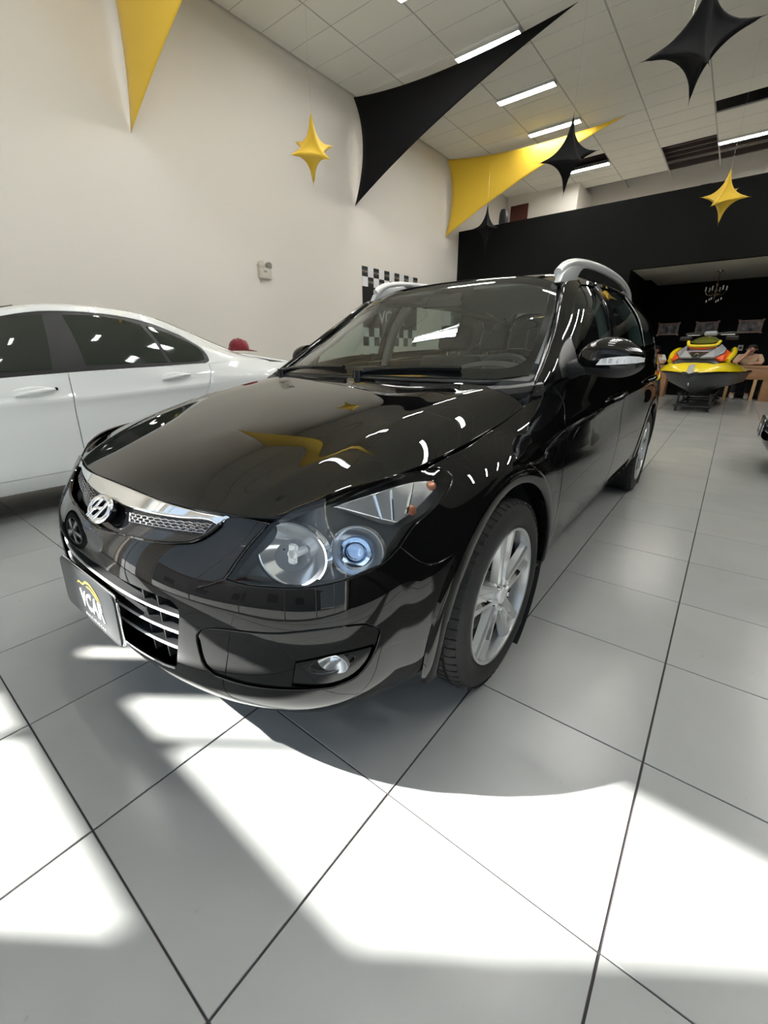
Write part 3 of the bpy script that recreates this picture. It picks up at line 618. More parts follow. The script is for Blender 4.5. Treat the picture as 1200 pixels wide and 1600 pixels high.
gloop = path([(.759, .375, .915), (.778, .50, .948), (.800, .80, .975), (.806, 1.10, .992), (.808, 1.40, 1.010), (.806, 2.0, 1.04), (.795, 2.6, 1.07), (.765, 3.12, 1.093), (.68, 3.37, 1.10)], [(.68, 3.37, 1.10), (.655, 3.36, 1.165), (.61, 3.33, 1.245), (.55, 3.28, 1.33)], [(.55, 3.28, 1.33), (.582, 3.08, 1.365), (.616, 2.6, 1.41), (.622, 2.0, 1.424), (.613, 1.40, 1.40), (.612, 1.10, 1.358), (.68, .80, 1.172), (.735, .53, 1.005), (.758, .39, .925)], [(.758, .39, .925), (.759, .375, .915)])
panel('window_frame', S_GRN, gloop, P_, CAR, both=True, holes=[glassF, glassR, glassQ], inset=.002, drop=.002, flange=.02)
panel('front_side_window', S_GRN, glassF, M['tint'], CAR, both=True, off=-.007, inset=0, drop=0, flange=.0)
panel('rear_side_window', S_GRN, glassR, M['tint'], CAR, both=True, off=-.007, inset=0, drop=0, flange=.0)
panel('quarter_window', S_GRN, glassQ, M['tint'], CAR, both=True, off=-.007, inset=0, drop=0, flange=.0)
pillarB = path([(.790, 1.443, 1.056), (.722, 1.458, 1.264), (.630, 1.483, 1.382)], [(.630, 1.483, 1.382), (.632, 1.592, 1.387)], [(.632, 1.592, 1.387), (.722, 1.562, 1.268), (.790, 1.542, 1.062)], [(.790, 1.542, 1.062), (.790, 1.443, 1.056)])
panel('centre_pillar_cover', S_GRN, pillarB, M['gloss_black'], CAR, both=True, off=.001)
sail = path([(.796, .60, .965), (.768, .62, 1.02), (.742, .74, 1.09), (.735, .825, 1.118)], [(.735, .825, 1.118), (.786, .79, 1.005), (.799, .79, .978)], [(.799, .79, .978), (.797, .7, .972), (.796, .60, .965)])
panel('mirror_sail', S_GRN, sail, M['blackplastic'], CAR, both=True, off=.004)
# windscreen with black ceramic border
wsb = sym([(0, .31, .968), (.32, .325, .968), (.58, .395, .966), (.70, .495, .975)], [(.70, .495, .975), (.668, .70, 1.097), (.622, .92, 1.235), (.566, 1.105, 1.352)], [(.566, 1.105, 1.352), (.48, 1.125, 1.388), (.29, 1.152, 1.418), (0, 1.162, 1.427)])
wsg = sym([(0, .365, .998), (.32, .382, 1.0), (.54, .435, .998), (.61, .475, 1.0), (.655, .545, 1.028), (.645, .66, 1.08), (.605, .86, 1.20), (.567, 1.01, 1.295)], [(.567, 1.01, 1.295), (.552, 1.035, 1.318), (.47, 1.055, 1.345), (.29, 1.075, 1.373), (0, 1.085, 1.382)])
panel('windscreen_border', S_WS, wsb, M['frit'], CAR, holes=[wsg], inset=.001, drop=.002, flange=.004)
panel('windscreen', S_WS, wsg, M['glass'], CAR, off=0, inset=0, drop=0, flange=0)
panel('roof_panel', S_ROOF, sym([(0, 1.17, 1.432), (.29, 1.16, 1.424), (.485, 1.13, 1.392), (.575, 1.115, 1.355)], [(.575, 1.115, 1.355), (.60, 1.45, 1.40), (.615, 1.95, 1.422), (.61, 2.55, 1.41), (.575, 3.08, 1.362), (.55, 3.28, 1.33)], [(.55, 3.28, 1.33), (.48, 3.32, 1.38), (.30, 3.34, 1.41), (0, 3.35, 1.42)]), P_, CAR, res=.06)
panel('rear_window', S_TAIL, path([(-.62, 3.40, 1.12), (0, 3.49, 1.12), (.62, 3.40, 1.12)], [(.62, 3.40, 1.12), (.52, 3.30, 1.36)], [(.52, 3.30, 1.36), (0, 3.36, 1.40), (-.52, 3.30, 1.36)], [(-.52, 3.30, 1.36), (-.62, 3.40, 1.12)]), M['tint'], CAR, res=.06)
# A-pillar outer skin between windscreen and door frame
bm = bmesh.new()
pa = catmull([(.726, .47, .962), (.692, .66, 1.075), (.648, .87, 1.208), (.60, 1.04, 1.318), (.575, 1.115, 1.356), (.585, 1.25, 1.376)], .03); pb = catmull([(.757, .375, .915), (.738, .53, 1.004), (.684, .80, 1.172), (.645, .96, 1.265), (.613, 1.10, 1.358), (.606, 1.28, 1.388)], .03)
k = min(len(pa), len(pb)); ia = np.linspace(0, len(pa) - 1, k).round().astype(int); ib = np.linspace(0, len(pb) - 1, k).round().astype(int)
rows = []
for a, b in zip(pa[ia], pb[ib]):
    mid = (a + b) / 2 + np.array([.010, -.010, .006]); rows.append([bm.verts.new(q) for q in (a - np.array([.0, -.004, .012]), a + np.array([.001, -.002, .002]), mid, b + np.array([.003, 0, .001]), b - np.array([.002, -.002, .012]))])
for a, b in zip(rows[:-1], rows[1:]):
    for j in range(4): bm.faces.new((a[j], a[j + 1], b[j + 1], b[j]))
me = bm_me(bm, 'a_pillar', True); both_obj('a_pillar', me, P_, CAR)
# scuttle panel and wipers
panel('scuttle_panel', S_WS, sym([(0, .27, .945), (.32, .29, .945), (.60, .36, .945), (.73, .48, .955)], [(.73, .48, .955), (.71, .505, .978)], [(.71, .505, .978), (.58, .398, .968), (.32, .328, .970), (0, .313, .970)]), M['blackplastic'], CAR, off=-.006)
bm = bmesh.new(); tb = catmull([(-.76, .46, .93), (-.64, .33, .915), (-.32, .29, .925), (0, .275, .928), (.32, .29, .925), (.64, .33, .915), (.76, .46, .93)], .05); tube(bm, tb, .028, 8)
new_obj('scuttle_seal', sharp(bm_me(bm, 's')), M['blackplastic'], CAR)
def wiper(px, py, pz, tx, ty, tz):
    w = empty('wiper', (0, 0, 0)); w.parent = CAR
    a = Vector((px, py, pz)); b = Vector((tx, ty, tz)); d = (b - a)
    bm = bmesh.new(); tube(bm, [a + Vector((0, 0, -.03)), a + Vector((0, 0, .016))], [.032, .026], 16); new_obj('pivot_cap', sharp(bm_me(bm, 'p')), M['gloss_black'], w)
    mid = a + d * .55 + Vector((0, -.004, .018))
    bm = bmesh.new(); tube(bm, [a + Vector((0, 0, .006)), a + d * .2 + Vector((0, 0, .017)), mid], [.013, .010, .006], 8); new_obj('arm', sharp(bm_me(bm, 'a')), M['gloss_black'], w)
    bm = bmesh.new(); e = Vector((d.y, -d.x, 0)).normalized() * .0
    for s0, s1, rr, h in ((.06, 1.0, .0105, .013), (.06, 1.0, .005, .003)): tube(bm, [a + d * (s0 + (s1 - s0) * k / 8) + Vector((0, .004 * 0, h + .006 * math.sin(PI * k / 8))) for k in range(9)], rr, 6)
    new_obj('blade', sharp(bm_me(bm, 'b')), M['gloss_black'], w)
wiper(-.01, .325, .970, .47, .378, .986)
wiper(-.66, .425, .965, -.12, .345, .985)

# grille: recessed panel, honeycomb, chrome bar, lower chrome lip, emblem
GR = empty('front_grille', (0, 0, 0)); GR.parent = CAR
panel('grille_panel', S_LOW, sym(gr_low, [(.455, -.680, .703), (.44, -.675, .707), (.25, -.713, .709), (0, -.725, .715)]), M['gloss_black'], GR, off=-.016, inset=0, drop=0, flange=-.016)
bar = sym([(0, -.760, .676), (.05, -.760, .675), (.10, -.756, .674), (.20, -.745, .679), (.31, -.726, .686), (.40, -.703, .694), (.438, -.694, .684)], [(.438, -.694, .684), (.456, -.676, .705)], [(.456, -.676, .705), (.40, -.690, .708), (.25, -.714, .707), (0, -.726, .714)])
panel('chrome_bar', S_LOW, bar, M['chrome'], GR, off=.003, inset=.006, drop=.007, flange=.014, res=.015)
lip = catmull([(0, -.801, .602), (.07, -.799, .606), (.151, -.794, .618), (.29, -.774, .631), (.395, -.736, .648), (.432, -.708, .671), (.446, -.692, .688)], .02); lip = np.vstack([lip[::-1] * [-1, 1, 1], lip[1:]])
bm = bmesh.new(); tube(bm, lip + np.array([0, -.002, .002]), .0045, 8); new_obj('grille_lip', sharp(bm_me(bm, 'lip')), P_, GR)
# honeycomb: flattened hexagon cells laid along the recessed surface
quad = lambda s, q: ((1 - s) * (1 - q) * np.array([.135, .641]) + s * (1 - q) * np.array([.400, .661]) + s * q * np.array([.412, .690]) + (1 - s) * q * np.array([.118, .668]))
nx, ny = 11, 3; bm = bmesh.new(); done = set()
for i in range(-1, nx + 1):
    for j in range(0, 3):
        cx = (i + .5 + .5 * (j % 2)) / nx; cy = .10 + .34 * j
        hx = [(cx + .5 / nx * math.cos(a) * 1.155, cy + .68 / ny * math.sin(a)) for a in [PI / 6 + k * PI / 3 for k in range(6)]]
        for a, b in zip(hx, hx[1:] + hx[:1]):
            key = tuple(sorted(((round(a[0] * 40), round(a[1] * 12)), (round(b[0] * 40), round(b[1] * 12)))))
            if key in done: continue
            done.add(key)
            a = (min(1.01, max(-.01, a[0])), min(1.03, max(-.03, a[1]))); b = (min(1.01, max(-.01, b[0])), min(1.03, max(-.03, b[1])))
            if abs(a[0] - b[0]) + abs(a[1] - b[1]) < .004: continue
            A, B = quad(*a), quad(*b)
            pa_, na_ = at_low(A[0], -.77 + .06 * (A[0] / .4) ** 2, A[1], -.006); pb_, nb_ = at_low(B[0], -.77 + .06 * (B[0] / .4) ** 2, B[1], -.006)
            tube(bm, [pa_, pb_], .0013, 5, caps=False)
hc = new_obj('honeycomb', sharp(bm_me(bm, 'honeycomb')), mat('grille_chrome', (.30, .30, .31), .2, metal=.9), GR)
me2 = hc.data.copy(); me2.transform(Matrix.Diagonal((-1, 1, 1, 1))); me2.flip_normals(); new_obj('honeycomb', me2, None, GR)
# emblem: oval ring with a leaning H
EM = empty('emblem', (0, 0, 0)); EM.parent = CAR
ec, en = at_low(0, -.780, .650, .010); eq = Vector(en).to_track_quat('Z', 'Y').to_matrix().to_4x4(); eq.translation = Vector(ec)
ex = Matrix.Identity(4)
bm = bmesh.new(); n = 48; rings = []
for k in range(n):
    a = 2 * PI * k / n; c = Vector((.058 * math.cos(a), .034 * math.sin(a), 0)); o = Vector((math.cos(a), math.sin(a) * 1.2, 0)).normalized()
    rings.append([bm.verts.new(c + o * .0092 * math.cos(b) + Vector((0, 0, .006 * math.sin(b) + .004))) for b in [2 * PI * j / 10 for j in range(10)]])
for k in range(n):
    for j in range(10): bm.faces.new((rings[k][j], rings[(k + 1) % n][j], rings[(k + 1) % n][(j + 1) % 10], rings[k][(j + 1) % 10]))
me = sharp(bm_me(bm, 'ring'), 60)
yflip = eq @ Matrix.Rotation(PI, 4, 'Z') if (eq.to_3x3() @ Vector((0, 1, 0))).z < 0 else eq
me.transform(yflip); new_obj('ring', me, M['chrome'], EM)
bm = bmesh.new()
for sx in (-1, 1):
    pts = catmull([(sx * .020 + .019, .030, 0), (sx * .021 + .006, .010, 0), (sx * .021 - .006, -.010, 0), (sx * .020 - .019, -.030, 0)], .006)
    tube(bm, [Vector(q) + Vector((0, 0, .006)) for q in pts], [.0075 - .0025 * math.sin(PI * i / (len(pts) - 1)) for i in range(len(pts))], 8)
tube(bm, [Vector(q) + Vector((0, 0, .006)) for q in catmull([(-.024, -.0075, 0), (-.008, -.001, 0), (.008, .001, 0), (.024, .0075, 0)], .005)], .0052, 8)
me = sharp(bm_me(bm, 'letter_bars'), 60); me.transform(yflip); new_obj('letter_bars', me, M['chrome'], EM)
me = prism_me('back_disc', [(.056 * math.cos(a), .033 * math.sin(a)) for a in np.linspace(0, 2 * PI, 41)[:-1]], -.014, .001); me.transform(yflip); new_obj('back_disc', me, M['gloss_black'], EM)

# lower intake: backing, slats and posts
LG = empty('lower_grille', (0, 0, 0)); LG.parent = CAR
panel('backing', S_LOW, low_hole, M['inner'], LG, off=-.085, inset=0, drop=0, flange=-.082)
for i, (z, w) in enumerate(((.470, .392), (.420, .380), (.370, .366))):
    x = np.linspace(-w, w, 25); bm = bmesh.new(); pr = []
    for xx in x:
        q, nn = at_low(xx, -.84 + .24 * xx * xx, z, -.012); q = Vector(q); nh = Vector((nn[0], nn[1], 0)).normalized()
        pr.append([bm.verts.new(q + nh * d + Vector((0, 0, h))) for d, h in ((0, -.0016), (.002, 0), (0, .0016), (-.004, .0020), (-.004, -.0018))])
    for a, b in zip(pr[:-1], pr[1:]):
        for j in range(5): bm.faces.new((a[j], a[(j + 1) % 5], b[(j + 1) % 5], b[j]))
    o = new_obj('slat', sharp(bm_me(bm, 'slat'), 30), M['satin_silver'], LG)
    bm = bmesh.new(); pr = []
    for xx in x:
        q, nn = at_low(xx, -.84 + .24 * xx * xx, z, -.012); q = Vector(q); nh = Vector((nn[0], nn[1], 0)).normalized(); pr.append([bm.verts.new(q + nh * d + Vector((0, 0, h))) for d, h in ((-.004, .0022), (-.05, .006), (-.05, -.002), (-.004, -.0022))])
    for a, b in zip(pr[:-1], pr[1:]):
        for j in range(4): bm.faces.new((a[j], a[(j + 1) % 4], b[(j + 1) % 4], b[j]))
    new_obj('slat_body', sharp(bm_me(bm, 'slat_body'), 30), M['blackplastic'], LG)
for xx in (-.30, -.24, .24, .30):
    q, nn = at_low(xx, -.84 + .24 * xx * xx, .42, -.03); bm = bmesh.new(); box(bm, q[0] - .003, q[0] + .003, q[1] - .004, q[1] + .03, .315, .512); new_obj('post', bm_me(bm, 'post'), M['blackplastic'], LG)
lipb = catmull([(0, -.845, .300), (.16, -.842, .300), (.30, -.828, .304), (.345, -.816, .310)], .02); lipb = np.vstack([lipb[::-1] * [-1, 1, 1], lipb[1:]])
bm = bmesh.new(); tube(bm, [at_low(*q, -.002)[0] for q in lipb], .005, 8); new_obj('glint_strip', sharp(bm_me(bm, 'cs')), M['chrome'], LG)  # bright strip standing in for the lit floor reflected along the ledge

# number plate with the dealer's sign
PL = empty('number_plate', (0, 0, 0)); PL.parent = CAR
pm = Matrix.Translation((-.02, -.868, .400)) @ Matrix.Rotation(math.radians(90 - 3), 4, 'X')
w, h, r = .200, .078, .022
poly = [(sx * (w - r) + r * math.cos(a), sy * (h - r) + r * math.sin(a)) for sx, sy, a0 in ((1, 1, 0), (-1, 1, 90), (-1, -1, 180), (1, -1, 270)) for a in [math.radians(a0 + q) for q in (0, 30, 60, 90)]]
new_obj('plate', prism_me('plate', poly, -.002, .002, pm, bev=.0008), M['plate'], PL)
new_obj('plate_frame', prism_me('plate_frame', [(x * 1.02, y * 1.045) for x, y in poly], -.009, -.0025, pm, bev=.001), M['chrome'], PL)
bm = bmesh.new(); box(bm, -.12, .12, -.03, .03, -.05, -.008, pm); new_obj('plate_holder', bm_me(bm, 'ph'), M['blackplastic'], PL)
def logo(parent, mtx, s, gold=M['gold'], white=M['white'], small=True, tall=1.0):
    """the dealer's mark: VCAR under a golden roofline, MULTIMARCAS below; s = width of the word"""
    me = text_me('lettering', 'VCAR', s * .42, s * .006, 1.0, s * .0035); me.transform(mtx @ Matrix.Diagonal((1, tall, 1, 1))); new_obj('lettering', me, white, parent)
    if small:
        me = text_me('small_lettering', 'MULTIMARCAS', s * .085, s * .003, 1.9, 0); me.transform(mtx @ Matrix.Translation((.02 * s, -s * .27 * tall, 0))); new_obj('small_lettering', me, white, parent)
    bm = bmesh.new(); up = catmull([(-.60, .22), (-.50, .30), (-.30, .30), (-.12, .40), (.10, .41), (.30, .33), (.52, .16)], .03); lo = catmull([(-.60, .22), (-.48, .265), (-.30, .265), (-.10, .355), (.10, .36), (.28, .29), (.52, .16)], .03)
    k = min(len(up), len(lo)); U_ = up[np.linspace(0, len(up) - 1, k).astype(int)]; L_ = lo[np.linspace(0, len(lo) - 1, k).astype(int)]
    a = [bm.verts.new((x * s, y * s, s * .006)) for x, y in U_]; b = [bm.verts.new((x * s, y * s, s * .006)) for x, y in L_]
    for i in range(k - 1): bm.faces.new((a[i], b[i], b[i + 1], a[i + 1]))
    a = [bm.verts.new((x * s, y * s, s * .006)) for x, y in [(-.10, .31), (.08, .32), (.30, .24), (.50, .10), (.47, .10), (.26, .20), (.08, .28), (-.10, .28)]]; bm.faces.new(a)
    bmesh.ops.transform(bm, matrix=mtx @ Matrix.Translation((0, .085 * s, 0)), verts=bm.verts); new_obj('roofline_mark', bm_me(bm, 'mark'), gold, parent)
logo(PL, pm @ Matrix.Translation((.03, -.012, .003)), .150, tall=1.2)
# ---------------------------------------------------------------- headlights
HLs = [empty('headlight', (0, 0, 0)), empty('headlight', (0, 0, 0))]
for h in HLs: h.parent = CAR
hl_loop = path(hl_in, hl_low, hl_out, hl_up[::-1])
two('lens', S_LOW, hl_loop, M['lens'], HLs, off=.000, inset=.004, drop=.006, flange=.004, res=.02)
two('bezel', S_LOW, hl_loop, M['lamp_dark'], HLs, off=-.085, inset=.002, drop=-.006, flange=-.076, res=.02)
def shell_lamp(c, n, r, depth, name, squash=1.0, ring=True):
    n = Vector(n).normalized(); q = n.to_track_quat('Z', 'Y').to_matrix().to_4x4(); q.translation = Vector(c); out = []
    prof = [(max(.0005, r * math.sqrt(k / 14)), -depth + depth * k / 14) for k in range(15)] + [(r * 1.05, .001), (r * 1.06, -.02)]
    for i in (0, 1):
        g = Matrix.Identity(4) if i == 0 else Matrix.Diagonal((-1, 1, 1, 1))
        def add(nm, me, m):
            me.transform(g @ q @ Matrix.Diagonal((1, squash, 1, 1)))
            if i: me.flip_normals()
            return new_obj(nm, me, m, HLs[i])
        add(name, lathe_me(name, prof, 44, 'z', deg=50), M['reflector'])
        if ring:
            bm = bmesh.new(); lathe(bm, [(r * 1.0, -.001), (r * 1.0, .004), (r * 1.055, .004), (r * 1.055, -.001)], 44, 'z'); add('trim_ring', sharp(bm_me(bm, 'ring'), 40), M['chrome'])
        yield add
# outer lamp with projector
c1, n1 = at_low(.748, -.548, .660, -.030)
for add in shell_lamp(c1, (n1[0] * .55, n1[1] * 1.0 - .25, n1[2] * .4 + .05), .062, .045, 'outer_reflector', .92):
    add('projector_ring', lathe_me('projector_ring', [(.026, -.012), (.026, .010), (.029, .014), (.037, .012), (.040, 0.0), (.040, -.012)], 40, 'z'), mat('blue_chrome', (.55, .68, .85), .12, metal=1.0) if 'blue_chrome' not in bpy.data.materials else bpy.data.materials['blue_chrome'])
    bm = bmesh.new(); bmesh.ops.create_uvsphere(bm, u_segments=24, v_segments=12, radius=.026); bmesh.ops.transform(bm, matrix=Matrix.Diagonal((1, 1, .45, 1)), verts=bm.verts); add('projector_lens', bm_me(bm, 'lens', True), M['blue_lens'])
c2, n2 = at_low(.632, -.660, .655, -.040)
for add in shell_lamp(c2, (n2[0] * .55, n2[1] - .3, n2[2] * .35 + .05), .090, .060, 'inner_reflector', .80):
    bm = bmesh.new(); tube(bm, [(0, 0, -.055), (0, 0, -.004)], [.013, .013], 16); add('bulb_shield', sharp(bm_me(bm, 'bulb')), M['satin_silver'])
    bm = bmesh.new(); box(bm, -.012, .010, -.030, .030, -.016, -.004); bmesh.ops.bevel(bm, geom=list(bm.edges), offset=.004, segments=2, affect='EDGES'); add('bulb_cap', sharp(bm_me(bm, 'cap')), M['satin_silver'])
# indicator blade sweeping up to the tip
ind = path([(.668, -.54, .736), (.705, -.445, .752), (.742, -.325, .764), (.764, -.265, .758)], [(.764, -.265, .758), (.780, -.292, .736)], [(.780, -.292, .736), (.778, -.365, .706), (.766, -.425, .690)], [(.766, -.425, .690), (.752, -.455, .706), (.72, -.495, .722), (.668, -.54, .736)], step=.01)
two('indicator_reflector', S_LOW, ind, M['reflector'], HLs, off=-.022, inset=.003, drop=.004, flange=.04, res=.012)
for k, (pa_, pb_) in enumerate((((.742, -.33, .763), (.768, -.395, .697)), ((.722, -.395, .757), (.762, -.435, .694)), ((.705, -.44, .75), (.752, -.462, .704)))):
    pts = [at_low(*(np.array(pa_) * (1 - s) + np.array(pb_) * s), -.019)[0] for s in np.linspace(.05, .95, 8)]
    both = []; bm = bmesh.new(); tube(bm, pts, .0028, 6); me = sharp(bm_me(bm, 'rib')); me2 = me.copy(); me2.transform(Matrix.Diagonal((-1, 1, 1, 1))); me2.flip_normals(); new_obj('rib', me, M['chrome'], HLs[0]); new_obj('rib', me2, M['chrome'], HLs[1])
for q in ((.768, -.285, .748), (.770, -.375, .706)):
    c, n = at_low(*q, -.020); bm = bmesh.new(); bmesh.ops.create_uvsphere(bm, u_segments=14, v_segments=8, radius=.014); bmesh.ops.transform(bm, matrix=Matrix.Translation(c) @ Vector(n).to_track_quat('Z', 'Y').to_matrix().to_4x4() @ Matrix.Diagonal((1, 1, .2, 1)), verts=bm.verts)
    me = bm_me(bm, 'amber_bulb', True); me2 = me.copy(); me2.transform(Matrix.Diagonal((-1, 1, 1, 1))); me2.flip_normals(); new_obj('amber_bulb', me, M['amber'], HLs[0], label='amber indicator bulb'); new_obj('amber_bulb', me2, M['amber'], HLs[1], label='amber indicator bulb')
# wedge of bodywork between grille and headlight
wedge = path([(.455, -.680, .703), (.475, -.668, .709)], [(.475, -.668, .709), (.562, -.640, .702)], hl_in, [(.512, -.739, .588), (.48, -.765, .572), (.452, -.777, .562)], [(.452, -.777, .562), (.468, -.738, .629), (.466, -.705, .672), (.455, -.680, .703)])
panel('front_wedge', S_LOW, wedge, P_, CAR, both=True, off=.0045, inset=.004, drop=.007, flange=.004)

# ---------------------------------------------------------------- wheels
def tyre_me(rt=.3175, rr=.222, w=.225):
    h = w / 2
    prof = [(rr - .004, -h * .82), (rr + .010, -h * .93), (rr + .040, -h * 1.0), (rt - .030, -h * .97), (rt - .010, -h * .86), (rt - .003, -h * .74)]
    tread = []
    for g in (-.58, -.20, .20, .58):
        tread += [(rt - .0005, h * g - .0065), (rt - .0075, h * g - .0045), (rt - .0075, h * g + .0045), (rt - .0005, h * g + .0065)]
    prof = prof + tread + [(a, -b) for a, b in prof[::-1]]
    bm = bmesh.new(); lathe(bm, prof, 72, 'x', closed=False)
    return sharp(bm_me(bm, 'tyre'), 40)
def tread_me(rt=.3175, w=.225, n=64):
    bm = bmesh.new(); h = w / 2
    for k in range(n):
        a = 2 * PI * k / n
        for x0, x1, ph in ((h * .63, h * .90, 0), (-h * .90, -h * .63, .4), (h * .25, h * .53, .6), (-h * .53, -h * .25, .2)):
            m_ = Matrix.Rotation(a + ph * 2 * PI / n, 4, 'X'); dz = -.004 if abs(x0) > h * .6 or abs(x1) > h * .6 else -.001
            outer = max(abs(x0), abs(x1)) > h * .8
            vs = []
            for x in (x0, x1):
                ed = .008 if outer and abs(x) > h * .8 else 0.0
                for s in (-1, 1): vs += [bm.verts.new(m_ @ Vector((x, s * .0112, rt - .012))), bm.verts.new(m_ @ Vector((x, s * .0105, rt + .0015 - ed)))]
            for q in ((1, 3, 7, 5), (0, 1, 5, 4), (2, 6, 7, 3), (0, 2, 3, 1), (4, 5, 7, 6)): bm.faces.new([vs[i] for i in q])
    return bm_me(bm, 'tread')
def spoke_me():
    """one alloy spoke along +z, outer face towards +x: broad blade with a recessed polished channel"""
    bm = bmesh.new(); secs = []
    for r, hw, xo, th in ((.030, .028, -.008, .035), (.06, .030, -.007, .032), (.10, .034, -.006, .028), (.15, .042, -.004, .026), (.195, .051, -.003, .024), (.2175, .057, -.003, .022)):
        ch = hw * .46; dp = .010
        secs.append([bm.verts.new((x, y, r)) for x, y in ((xo - th, -hw * 1.15), (xo - .006, -hw), (xo, -hw * .82), (xo, -ch), (xo - dp, -ch * .55), (xo - dp, ch * .55), (xo, ch), (xo, hw * .82), (xo - .006, hw), (xo - th, hw * 1.15))])
    for a, b in zip(secs[:-1], secs[1:]):
        for j in range(9): bm.faces.new((a[j], b[j], b[j + 1], a[j + 1]))
    bm.faces.new(secs[-1]); me = bm_me(bm, 'spoke'); me.materials.append(M['alloy']); me.materials.append(M['polished'])
    for p in me.polygons:
        c = p.center
        if abs(c.y) < .016 and c.z > .055: p.material_index = 1
    return sharp(me, 25)
def make_wheel(name='wheel', parent=CAR):
    w = empty(name, (0, 0, 0)); w.parent = parent
    new_obj('tyre', tyre_me(), M['rubber'], w); new_obj('tread_blocks', tread_me(), M['rubber'], w, kind='stuff')
    h = .1125
    prof = [(.222, h * .84), (.228, h * .90), (.2285, h * .955), (.224, h * .965), (.2195, h * .94), (.216, h * .86), (.214, h * .60), (.213, h * .5)]
    new_obj('rim', lathe_me('rim', prof, 72, 'x', deg=30), M['alloy'], w)
    new_obj('barrel', lathe_me('barrel', [(.2135, h * .5), (.205, h * .1), (.200, -h * .8), (.222, -h * .86)], 48, 'x', deg=30), mat('barrel_shade_grey', (.05, .05, .05), .5) if 'barrel_shade_grey' not in bpy.data.materials else bpy.data.materials['barrel_shade_grey'], w)  # dark grey puts the shade behind the spokes into the barrel colour
    sm = spoke_me()
    for k in range(5):
        o = new_obj('spoke', sm, None, w); o.location = (h * .93, 0, 0); o.rotation_euler = (-math.radians(72 * k + 2), 0, 0)
    prof = [(.001, h * .87 + .006), (.026, h * .87 + .005), (.029, h * .87 + .001), (.030, h * .87 - .010)]
    new_obj('hub_cap', lathe_me('hub_cap', prof, 36, 'x'), M['satin_silver'], w)
    new_obj('hub', lathe_me('hub', [(.001, h * .87 - .005), (.055, h * .87 - .006), (.060, h * .87 - .014), (.066, h * .2)], 40, 'x'), M['alloy'], w)
    nm = prism_me('lug_nut', [(.0085 * math.cos(a), .0085 * math.sin(a)) for a in [k * PI / 3 for k in range(6)]], 0, .014, Matrix.Rotation(PI / 2, 4, 'Y'), bev=.002); nm.materials.append(M['chrome'])
    pk = lathe_me('lug_seat', [(.0125, .0008), (.0125, .0)], 16, 'x')
    for k in range(5):
        a = math.radians(72 * k + 38); o = new_obj('lug_nut', nm, None, w); o.location = (h * .87 - .006, .048 * math.sin(a), .048 * math.cos(a))
    new_obj('brake_disc', lathe_me('brake_disc', [(.06, .010), (.075, .010), (.076, .030), (.142, .030), (.142, .012), (.07, .012)], 48, 'x'), M['disc'], w)
    bm = bmesh.new(); lathe(bm, [(.10, .0), (.10, .045), (.160, .045), (.160, .0)], 10, 'x', closed=True, a0=math.radians(20), a1=math.radians(75)); new_obj('caliper', sharp(bm_me(bm, 'caliper'), 40), M['disc'], w)
    return w
WH = make_wheel(); WH.location = (.769, 0, .3175)
_k = kid_map()
for x, y, rz, rx in ((.769, 2.70, 0, .35), (-.769, 0, PI, .1), (-.769, 2.70, PI, .5)):
    c = copy_tree(WH, _k, CAR); c.location = (x, y, .3175); c.rotation_euler = (rx, 0, rz)
# wheel-arch liners
for yc in (0.0, 2.70):
    for s in (-1, 1):
        bm = bmesh.new(); lathe(bm, [(R0 + .002, .872), (R0 + .004, .80), (R0 + .006, .60), (R0 - .05, .585), (.05, .58)], 72, 'x', a0=math.radians(-115), a1=math.radians(115))
        me = sharp(bm_me(bm, 'arch_liner'), 40); me.transform(Matrix.Translation((0, yc, .3175)) @ Matrix.Diagonal((s, 1, 1, 1)));
        new_obj('arch_liner', me, M['blackplastic'], CAR)
# arch lips: flat flange round each wheel opening
def lip_me(yc, s, a0, a1, n=64):
    bm = bmesh.new(); R_ = []
    for k in range(n + 1):
        a = math.radians(a0 + (a1 - a0) * k / n); ca, sa = math.cos(a), math.sin(a); t4 = at_low(.885, yc + .428 * ca, .3175 + .428 * sa, 0)[0][0]; t3 = at_low(.885, yc + .38 * ca, .3175 + .38 * sa, 0)[0][0]; o = max(t4, t3) + .004
        R_.append([bm.verts.new((s * x, yc + r * ca, .3175 + r * sa)) for r, x in ((.374, o - .06), (.372, o - .004), (.3735, o), (.376, o + .0015), (.415, max(t4 + .0035, o - .002)), (.424, t4 + .002), (.430, t4 - .004))])
    for a, b in zip(R_[:-1], R_[1:]):
        for j in range(6): bm.faces.new((a[j], a[j + 1], b[j + 1], b[j]))
    return sharp(bm_me(bm, 'arch_lip'), 60)
for yc, a0, a1 in ((0.0, -4, 190), (2.70, -16, 176)):
    for s in (1, -1): new_obj('arch_lip', lip_me(yc, s, a0, a1), P_, CAR)
# mud flap behind the front wheel
for s in (-1, 1):
    me = prism_me('mud_flap', [(.66, .25), (.865, .26), (.875, .40), (.66, .40)], 0, .012, Matrix.Translation((0, .385, 0)) @ Matrix.Rotation(PI / 2, 4, 'X')); me.transform(Matrix.Diagonal((s, 1, 1, 1))); new_obj('mud_flap', me, M['blackplastic'], CAR)
# underbody keeps daylight out of the cabin
bm = bmesh.new(); box(bm, -.57, .57, -.68, 3.45, .20, .27); box(bm, -.76, .76, .43, 2.27, .21, .27); box(bm, -.76, .76, 3.12, 3.40, .24, .30); box(bm, -.57, .57, .36, .40, .27, .90); box(bm, -.55, .55, -.60, -.56, .27, .62)
new_obj('underbody', bm_me(bm, 'underbody'), M['inner'], CAR)

